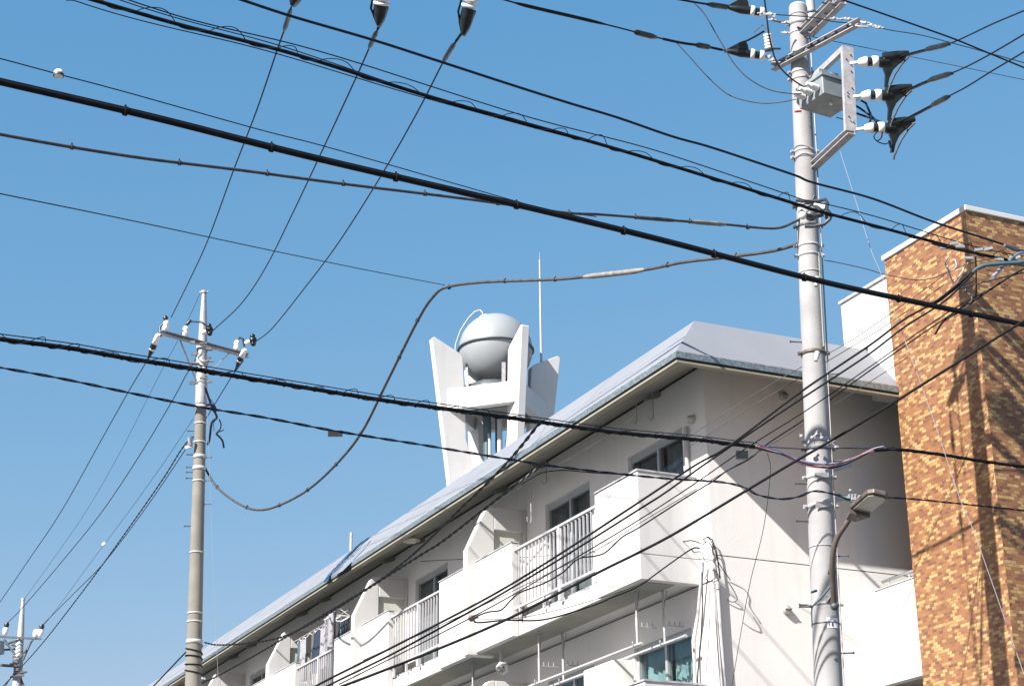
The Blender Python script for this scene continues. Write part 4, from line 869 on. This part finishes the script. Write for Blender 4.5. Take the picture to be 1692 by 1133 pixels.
# tension insulators to the right
for i, yy in enumerate((103, 158, 212)):
    x0_ = 1413+i*5
    p0 = pt(x0_+4, yy, 19.55); ax = (pt(x0_+40, yy-1, 19.55)-p0).normalized(); s1 = 1.0/150
    q = MB(); q.lathe([(0, .015), (.015, .040), (.085, .064), (.108, .064), (.112, .03), (.165, .03), (.168, .066), (.235, .066), (.245, .03)], p0, ax, 18); ins = q.build('insulator', 'porcelain', p1, world=True)
    q = MB(); q.lathe([(.105, .048), (.138, .052), (.17, .048)], p0, ax, 16); q.lathe([(.232, .052), (.30, .058), (.36, .05)], p0, ax, 16)
    X, Y = x0_+44, yy
    poly = [(X-2, Y-8), (X+13, Y-11), (X+17, Y-15), (X+26, Y-14), (X+30, Y-10), (X+46, Y-7), (X+29, Y+3), (X+19, Y+13), (X+13, Y+26), (X+10, Y+40), (X+6, Y+40), (X+7, Y+20), (X+3, Y+9), (X-2, Y+8)]
    q.prism([pt(a_, b2_, 19.52) for a_, b2_ in poly], FW*.075)
    q.lathe([(.30, .06), (.48, .05), (.60, .03)], p0, ax + UP*.15, 12); q.build('cover', 'cover', ins, world=True)
    q = MB(); q.tube([pt(X+44, Y-8, 19.5), pt(X+34, Y+2, 19.5), pt(X+22, Y+20, 19.5), pt(X+14, Y+38, 19.5), pt(X+10, Y+48, 19.5), pt(X+10, Y+52, 19.5)], .012, 8); q.build('jumper', 'grey_cable', ins, world=True)
    q = MB(); q.bar(pt(x0_-8, yy+2, 19.6), pt(x0_+6, yy, 19.55), .025, .03); q.build('clevis', 'galv', ins, world=True)
q = MB(); q.tube(path([(1449, 218), (1444, 226), (1450, 234), (1462, 238), (1470, 236), (1472, 244)], 19.5, 19.5), .007, 6); q.tube(path([(1458, 218), (1456, 228), (1450, 233)], 19.5, 19.5), .009, 6); q.tube(path([(1469, 232), (1472, 245)], 19.5, 19.5), .014, 6); q.build('loose_tail', 'navy', p1, world=True)
# tension insulators to the left
for (a_, b2_) in (((1264, 93), (1198, 84)), ((1264, 22), (1200, 12))):
    p0, p1_ = pt(*a_, 20.6), pt(*b2_, 20.6); ax = p1_-p0; l = ax.length; ax.normalize(); dn = ax.cross(FW).normalized(); dn = dn if dn.z > 0 else -dn
    q = MB(); q.lathe([(0, .02), (.005, .04), (.02, .062), (.06, .066), (.07, .03), (.125, .03), (.13, .066), (.175, .066), (.185, .03)], p0, ax, 18); ins = q.build('insulator', 'porcelain', p1, world=True)
    q = MB(); q.lathe([(.06, .045), (.13, .045)], p0, ax, 14); q.lathe([(.18, .05), (.30, .055), (l*.9, .03), (l, .012)], p0, ax, 14)
    m_ = p0 + ax*.20
    q.prism([m_ + dn*.03, m_ + dn*.10 + ax*.02, m_ + dn*.16 + ax*.06, m_ + dn*.13 + ax*.12, p1_ + dn*.01, p1_ - dn*.02], FW*.06); q.build('cover', 'cover', ins, world=True)
    q = MB(); q.tube([m_ + dn*.15 + ax*.05, m_ + dn*.22 - ax*.05, m_ + dn*.30 - ax*.15], .013, 8); q.build('jumper', 'black', ins, world=True)
    q = MB(); q.bar(p0, p0 - ax*.12 - ZZ*.03, .02, .03); q.ball(p0 - ax*.06, .025, 8); q.build('clevis', 'galv', ins, world=True)
# surge arrester left of the pole
sa0, sa1 = pt(1271, 81, 20.3), pt(1268, 56, 20.3); ax = sa1-sa0; l = ax.length
q = MB(); pr = []
for k in range(5): pr += [(l*k/5, .042), (l*(k+.3)/5, .052), (l*(k+.6)/5, .052), (l*(k+.9)/5, .042)]
q.lathe(pr, sa0, ax, 16); ins = q.build('surge_arrester', 'porcelain', p1, world=True)
q = MB(); q.lathe([(-.03, .04), (-.03, .055), (0, .055)], sa0, ax, 14); q.bar(sa0, pt(1290, 81, 20.4), .015, .02); q.tube([sa1, sa1+ZZ*.06, sa1 + ZZ*.12 - RT*.05, sa1 + ZZ*.02 - RT*.16], .007, 6); q.build('arrester_bracket', 'steel_dark', ins, world=True)
# fittings along the arms
q = MB(); rnd = random.Random(5)
for (x, y) in ((1258, 22), (1268, 24), (1275, 24), (1276, 33), (1298, 38), (1378, 31), (1390, 32), (1397, 31), (1403, 32), (1430, 38), (1440, 42), (1448, 44), (1453, 46), (1300, 55), (1297, 54), (1277, 100), (1282, 103)):
    c = pt(x, y, 20.2 - (x-1258)*.004); q.ball(c, .014+.008*rnd.random(), 8); q.bar(c - RT*.05, c + RT*.05, .014, .014)
q.tube([pt(1422, 36, 19.7), pt(1436, 39, 19.6), pt(1446, 44, 19.6)], .012, 6); q.tube([pt(1404, 41, 19.7), pt(1420, 44, 19.6), pt(1434, 45, 19.6)], .012, 6)
q.build('arm_fitting', 'galv', p1, world=True)
for px_ in (((1276, 33), (1302, 39)), ((1334, 20), (1344, 18)), ((1330, 61), (1338, 63))): MB().tube([pt(*px_[0], 20.4), pt(*px_[1], 20.35)], .016, 6).build('spike_bolt', 'steel_dark', p1, world=True)
# cable clamp ring at mid height and cable dead-ends
q = MB()
q.tube([pt(x, y, 19.6) for x, y in ((1315, 331), (1335, 333), (1352, 332), (1364, 329), (1367, 335), (1366, 346), (1371, 352), (1371, 362), (1362, 370), (1345, 374), (1330, 374))], .022, 8)
q.tube([pt(x, y, 19.7) for x, y in ((1322, 348), (1330, 356), (1345, 358), (1360, 354))], .03, 8); q.tube([pt(1335, 346, 19.6), pt(1346, 324, 19.6)], .014, 6)
q.ball(pt(1340, 356, 19.8), .07, 10); q.ball(pt(1369, 358, 19.7), .045, 10); q.bar(pt(1352, 338, 19.7), pt(1364, 346, 19.7), .04, .06)
q.build('cable_clamp', 'steel_dark', p1, world=True)
q = MB(); q.bar(pt(1345, 336, 19.6), pt(1362, 343, 19.6), .03, .05); q.ball(pt(1326, 356, 19.65), .05, 8); q.build('clamp_plate', 'porcelain', p1, world=True)
q = MB(); rnd = random.Random(2)
for i in range(10):
    c = pt(1322+rnd.uniform(0, 62), 726+rnd.uniform(-6, 14), 18.85+rnd.uniform(-.05, .1)); q.tube([c, c+RT*rnd.uniform(-.06, .06)+UP*rnd.uniform(-.01, .08)], .010, 6); q.ball(c, .022, 8)
q.tube([pt(x, y, 18.9) for x, y in ((1345, 735), (1348, 715), (1351, 711))], .006, 5); q.build('strand_clamp', 'galv', p1, world=True)
for (ya, xb, yb, lb) in ((788, 1403, 768, ''), (836, 1396, 822, '')):
    c = PC(zat(ya)) + V((.02, -.18, 0)); e = pt(xb, yb, (c-CAM).dot(FW)-.25)
    q = MB(); q.bar(c, e, .05, .055); q.tube([e + RT*.01 - UP*.03, e + RT*.015 + UP*.03], .02, 8); q.prism([c - RT*.10, c + RT*.06, c + RT*.06 - UP*.05, c - RT*.10 - UP*.07], -FW*.01); q.build('cable_bracket', 'galv', p1, world=True)
q = MB()
for x in (1403, 1408, 1413): q.tube([pt(x, 826, 18.6), pt(x+1, 816, 18.6)], .018, 8)
q.ball(pt(1405, 810, 18.6), .018, 8); q.bar(pt(1392, 821, 18.6), pt(1424, 820, 18.6), .02, .03); q.build('strand_clamp', 'galv', p1, world=True)
q = MB(); q.tube(path([(1385, 816), (1398, 824), (1412, 829), (1424, 829)], 18.6, 18.5), .014, 8); q.build('cable_sleeve', 'green', p1, world=True)
for (x, y) in ((1350, 588), (1350, 465)): q = MB(); q.tube([pt(x+1, y-6, 19.1), pt(x-2, y+8, 19.05)], [.035, .022], 10); q.build('pipe_end', 'pipe', p1, world=True)
q = MB(); q.tube([PC(z) + V((PR(z)*.80, -PR(z)*.65, 0)) for z in (8.48, 9.0, 9.6)], .012, 6); q.build('conductor_guard', 'soffit_edge', p1, world=True)
band(zat(585), .04, .01, 'lamp_body', lug=1)
# number plate curved on the shaft
zc = zat(1033); q = MB(); vs = []
an = [math.radians(-95 + 52*i/8) for i in range(9)]
for zz in (zc-.052, zc+.052):
    for a_ in an: vs.append(PC(zz) + V((math.cos(a_)*(PR(zc)+.004), math.sin(a_)*(PR(zc)+.004), 0)))
q.add(vs, [(i, i+1, i+10, i+9) for i in range(8)]); npl = q.build('number_plate', 'sticker', p1, world=True)
q = MB()
def ink(a0, z0, a1, z1, w=.007):
    A0 = math.radians(a0); A1 = math.radians(a1); r = PR(zc)+.007
    p_, q_ = (PC(zc+z0) + V((math.cos(A0)*r, math.sin(A0)*r, 0)), PC(zc+z1) + V((math.cos(A1)*r, math.sin(A1)*r, 0)))
    q.bar(p_, q_, w, w, V((math.cos((A0+A1)/2), math.sin((A0+A1)/2), 0)))
ink(-85, -.036, -85, .012)                                             # 1
ink(-75, -.034, -75, .010); ink(-71, -.034, -71, .010); ink(-75, -.012, -71, -.012, .005); ink(-75, .010, -71, .010, .005); ink(-75, -.034, -71, -.034, .005)   # 8
ink(-64, .030, -64, .008); ink(-64, .008, -57, .008); ink(-57, .008, -57, .030)
q.build('plate_writing', 'ink', npl, world=True)
# ------------------------------------------------------------------ street lamp on the near pole
sl = thing('street_lamp', 'brown-grey flat street lamp on a curved arm clamped to the near pole', 'street lamp', pt(1378, 1000, 18.05))
q = MB(); q.tube(path([(1378, 1002), (1376, 960), (1375, 930), (1378, 905), (1384, 887), (1394, 871), (1407, 852)], 18.05, 17.85, 8), .030, 12); q.build('arm', 'lamp_body', sl, world=True)
q = MB(); q.ball(pt(1379, 1001, 18.03), .045, 10); q.bar(pt(1366, 990, 18.1), pt(1382, 990, 18.05), .06, .07); q.bar(pt(1370, 945, 18.1), pt(1380, 945, 18.05), .05, .05); q.build('arm_clamp', 'steel_dark', sl, world=True)
ha, hb = pt(1409, 855, 17.85), pt(1452, 818, 17.25)
d = (hb-ha).normalized(); sd = (RT*.70 - UP*.42 + FW*.60); sd = (sd - d*sd.dot(d)).normalized(); u = sd.cross(d).normalized()
if u.z < 0: u = -u
def hp(t_, s_, h): return ha + d*(hb-ha).length*t_ + sd*s_*.80 + u*h
q = MB(); out = [(-.02, -.04), (-.02, .05), (.18, .10), (.30, .15), (.95, .145), (1.04, .08), (1.04, -.08), (.95, -.145), (.30, -.15), (.18, -.10)]
q.prism([hp(t_, s_, 0) for t_, s_ in out], u*.055)
q.prism([hp(.03, -.05, .055), hp(.03, .05, .055), hp(.6, .09, .055), hp(.6, -.09, .055)], u*.035); hd = q.build('lamp_head', 'lamp_body', sl, world=True, bevel=.012)
q = MB().prism([hp(t_, s_, -.004) for t_, s_ in ((.36, -.118), (.36, .118), (.93, .118), (.99, .07), (.99, -.07), (.93, -.118))], -u*.012); q.build('lens', 'lamp_glass', hd, world=True)
q = MB().prism([hp(t_, s_, -.002) for t_, s_ in ((.04, -.10), (.04, .02), (.32, .13), (.32, -.15))], -u*.05); q.build('driver_box', 'lamp_body', hd, world=True)
q = MB(); q.ball(hp(.24, 0, -.055), .022, 8); q.build('sensor', 'lamp_glass', hd, world=True)
q = MB(); q.tube(path([(1372, 968), (1358, 985), (1344, 999)], 18.02, 18.02), .012, 6); q.tube(path([(1350, 975), (1340, 978)], 18.05, 18.05), .014, 6); q.tube(path([(1344, 999), (1341, 1010), (1342, 1036)], 18.05, 18.05), .007, 6); q.build('feed_wire', 'teal_pipe', sl, world=True)

# ------------------------------------------------------------------ far pole
Q0 = V((-5.10, 30.0, 0)); LEAN = -.0265+.0
def QC(z): return ks(Q0 + V(((-5.584+5.418)/(13.194-6.947)*(z-6.947) + (-5.418+5.10), 0, z)))
p2 = thing('utility_pole', 'weathered grey-brown concrete pole with tapered steel tip and one crossarm, left of the building', 'utility pole', V((QC(0).x, QC(0).y, 0)))
def QR(z): return (.190 - .0078*z)*KS
zs_ = [.075, 3, 6, 9, 11, 12.35]
q = MB().tube([QC(z) for z in zs_], [QR(z) for z in zs_], 24); q.build('shaft', 'conc_dark', p2, world=True)
q = MB().tube([QC(z) for z in (11.95, 12.3, 12.9, 13.0, 13.4, 14.10)], [QR(12)+.012, QR(12)+.012, .088, .092, .08, .042], 8); q.tube([QC(14.09), QC(14.13)], .062, 10); q.tube([QC(14.11)+V((-.09, 0, 0)), QC(14.11)+V((.09, -.03, 0))], .012, 6); q.build('steel_tip', 'galv', p2, world=True)
def qz(y): return unz(onplane(335, y, ks(Q0), V((0, 1, 0))).z)
aL, aR = pt(266, 549, 31.2), pt(411, 573, 32.4)
aR = V((aR.x, aR.y, aL.z)); 
armv = MB().chan(aL + V((0, -.0, 0)), aR, .075, .08, .012); armo = armv.build('crossarm', 'galv', p2, world=True)
q = MB(); q.bar(aL.lerp(aR, .20), QC(12.35) + V((-.08, -.1, 0)), .03, .012); q.bar(aL.lerp(aR, .80), QC(12.45) + V((.08, -.1, 0)), .03, .012); q.build('arm_brace', 'galv', p2, world=True)
def pin(c, s_=1.0, lean=V((0, 0, 1)), parent=p2):
    q = MB().lathe([(0, .03), (.02, .055), (.07, .06), (.10, .045), (.115, .058), (.17, .055), (.20, .03)], c, lean, 14); return q.build('insulator', 'porcelain', parent, world=True)
for t_ in (.04, .27, .86):
    c = aL.lerp(aR, t_) + ZZ*.05; i_ = pin(c, lean=V((.15 if t_ < .1 else 0, 0, 1)))
    q = MB(); tp = c + ZZ*.20
    if t_ < .1: q.lathe([(0, .03), (.06, .05), (.10, .02)], tp, ZZ, 10); q.tube([tp, tp+RT*-.10-ZZ*.14, aL - ZZ*.08], .02, 8)
    elif t_ < .5: q.tube([tp, tp+ZZ*.06+RT*.04, tp+ZZ*.10+RT*.10, tp+ZZ*.08+RT*.28, tp-ZZ*.02+RT*.42], .014, 8); q.lathe([(0, .02), (.06, .035), (.14, .02)], tp+ZZ*.02, V((.6, 0, .7)), 8)
    else: q.tube([tp, tp+ZZ*.06+RT*.05, tp+ZZ*.03+RT*.11, tp-ZZ*.12+RT*.14], .02, 8)
    q.build('jumper', 'cover', i_, world=True)
for (a_, b2_, dd) in (((262, 552), (246, 590), 31.0), ((405, 577), (391, 606), 32.0)):
    p0, p1_ = pt(*a_, dd), pt(*b2_, dd+.2); ax = p1_-p0; l = ax.length; ax.normalize()
    q = MB().lathe([(0, .03), (.03, .05), (l*.40, .055), (l*.42, .03)], p0, ax, 14); q.lathe([(l*.60, .055), (l*.68, .055), (l*.70, .03)], p0, ax, 14); i_ = q.build('insulator', 'porcelain', p2, world=True)
    q = MB().lathe([(l*.42, .052), (l*.60, .062)], p0, ax, 14); q.lathe([(l*.70, .055), (l, .02), (l*1.25, .012)], p0, ax, 12); q.build('cover', 'cover', i_, world=True)
for (x, y) in ((349, 545), (421, 562)):
    q = MB(); c = pt(x-3, y, 31.7); q.ball(c, .075, 12); q.ball(c + ZZ*.08 - RT*.01, .05, 10); q.ball(c-ZZ*.07+RT*.01, .05, 10); i_ = q.build('strain_cover', 'cover', p2, world=True)
    q = MB().lathe([(0, .03), (.10, .05), (.16, .03)], c, -RT-UP*.4, 12); q.build('insulator', 'porcelain', i_, world=True)
rnd = random.Random(8)
for i in range(14):
    q = MB(); y = rnd.uniform(560, 640); c = pt(333+rnd.choice((-14, 12, -10, 13, 4)), y, 31.3); q.bar(c - RT*rnd.uniform(.03, .08), c + RT*rnd.uniform(.03, .08), .03, rnd.uniform(.02, .06)); q.build('pole_fitting', 'steel_dark', p2, world=True)
for y in (575, 600, 612): z = qz(y); MB().lathe([(-.03, QR(z)+.002), (-.03, QR(z)+.025), (.03, QR(z)+.025), (.03, QR(z)+.002)], QC(z), ZZ, 20).build('clamp_band', 'galv', p2, world=True)
MB().tube([pt(334, 582, 31.2), pt(326, 592, 31.2), pt(338, 608, 31.1)], .03, 8).build('clamp_strap', 'galv', p2, world=True)
for y in (673, 700, 731, 755, 774, 795, 913, 1013, 1027, 1060): q = MB(); z = qz(y); h = .035 if y in (673, 755, 774, 1060) else .014; q.lathe([(-h, QR(z)+.001), (-h, QR(z)+.010), (h, QR(z)+.010), (h, QR(z)+.001)], QC(z), ZZ, 20); q.build('white_band', 'pipe', p2, world=True)
for y, s_ in ((712, -1), (751, -1), (756, 1), (772, -1), (780, -1), (790, -1), (794, 1), (833, 1), (869, -1)):
    z = qz(y); c = QC(z); q = MB(); d = V((s_, -.1, 0)); q.tube([c + d*QR(z), c + d*(QR(z)+.11)], .010, 6); q.tube([c+d*(QR(z)+.11), c+d*(QR(z)+.125)], .018, 6); q.build('step_bolt', 'steel_dark', p2, world=True)
q = MB(); q.tube(path([(339, 640), (350, 672), (356, 683), (358, 690), (352, 695), (349, 702), (346, 725), (343, 735)], 31.3, 31.3), .022, 7)
q.tube(path([(338, 646), (348, 660), (355, 668)], 31.3, 31.3), .007, 5); q.tube(path([(340, 669), (348, 668), (354, 671), (357, 680)], 31.3, 31.3), .025, 7)
q.tube(path([(362, 692), (365, 700), (364, 708), (357, 716), (362, 713), (370, 710)], 31.3, 31.3), .012, 6); q.tube(path([(357, 716), (367, 727), (370, 740)], 31.3, 31.3), .018, 6)
q.tube(path([(358, 690), (353, 700), (354, 712)], 31.3, 31.3), .006, 5); q.build('loose_cable', 'navy', p2, world=True)
q = MB(); q.tube([pt(313, 722, 31.3), pt(315, 735, 31.3)], .04, 8); q.bar(pt(306, 740, 31.3), pt(318, 736, 31.3), .04, .05); q.build('strain_clamp', 'galv', p2, world=True)
q = MB()
R = []
for i in range(60): a_ = i*.45; z = qz(1066) - i*.0085; R.append(QC(z) + V((math.cos(a_)*(QR(z)+.012), math.sin(a_)*(QR(z)+.012), .02*math.sin(a_*.7))))
q.tube(R, .012, 6); q.build('coiled_cable', 'black', p2, world=True)
q = MB(); rnd = random.Random(3)
for i in range(8): c = pt(rnd.uniform(310, 335), rnd.uniform(1112, 1130), 30.6); q.ball(c, .03, 6); q.bar(c-RT*.05, c+RT*.05, .03, .03)
q.build('strand_clamp', 'galv', p2, world=True)

# ------------------------------------------------------------------ last pole, bottom left
W0 = pt(28, 1133, 48.5); W1 = pt(38, 992, 49.7); ax = (W1-W0).normalized()
base = W0 - ax*(W0.z/ax.z)
p3 = thing('utility_pole', 'distant concrete pole with tapered tip in the lower left corner', 'utility pole', base)
pz = lambda y: W0 + (W1-W0)*((1133-y)/(1133-992))
q = MB().tube([base, W0, pz(1085), pz(1075)], [.20, .135, .12, .11], 18); q.build('shaft', 'conc', p3, world=True)
q = MB().tube([pz(1090), pz(1055), pz(1045), pz(1000), pz(990)], [.11, .105, .10, .055, .045], 8); q.tube([pz(992), pz(988)], .06, 8); q.build('steel_tip', 'galv', p3, world=True)
q = MB().bar(pt(-20, 1050, 49), pt(68, 1055, 49), .06, .05); q.build('crossarm', 'steel_dark', p3, world=True)
q = MB(); q.bar(pt(8, 1056, 49), pt(27, 1084, 48.8), .05, .03); q.bar(pt(55, 1056, 49), pt(34, 1086, 48.8), .05, .03); q.build('arm_brace', 'steel_dark', p3, world=True)
q = MB().bar(pt(-30, 1096, 48.6), pt(26, 1100, 48.6), .07, .07); q.build('crossarm', 'steel_dark', p3, world=True)
for x, y in ((8, 1048), (58, 1052), (66, 1051)):
    c = pt(x, y, 49); q = MB().lathe([(0, .05), (.05, .08), (.18, .085), (.22, .05)], c, ZZ+RT*.1, 12); i_ = q.build('insulator', 'porcelain', p3, world=True)
    if x != 58: MB().lathe([(.20, .06), (.30, .075), (.36, .05)], c, ZZ+RT*.1, 12).build('cover', 'cover', i_, world=True)
q = MB(); rnd = random.Random(4)
for i in range(16): c = pt(rnd.uniform(20, 40), rnd.uniform(1060, 1120), 48.4); q.bar(c-RT*rnd.uniform(.04, .12), c+RT*rnd.uniform(.04, .12), .05, rnd.uniform(.03, .10))
for px in ([(6, 1056), (14, 1066), (24, 1080)], [(10, 1064), (20, 1060), (27, 1058)], [(5, 1073), (20, 1072), (27, 1070)], [(52, 1058), (44, 1076), (38, 1090)], [(32, 1115), (36, 1125), (42, 1140)], [(30, 1120), (18, 1118), (4, 1140)]): q.tube(path(px, 48.6, 48.4, 4), .03, 6)
q.build('pole_fitting', 'steel_dark', p3, world=True)
q = MB().tube([pt(-6, 1060, 48.4), pt(-6, 1080, 48.3)], .22, 14); q.build('transformer', 'box', p3, world=True)
q = MB(); 
for i in range(4): q.bar(pt(27, 1065+6*i, 48.2), pt(33, 1060+6*i, 48.2), .05, .05)
q.build('white_fitting', 'porcelain', p3, world=True)
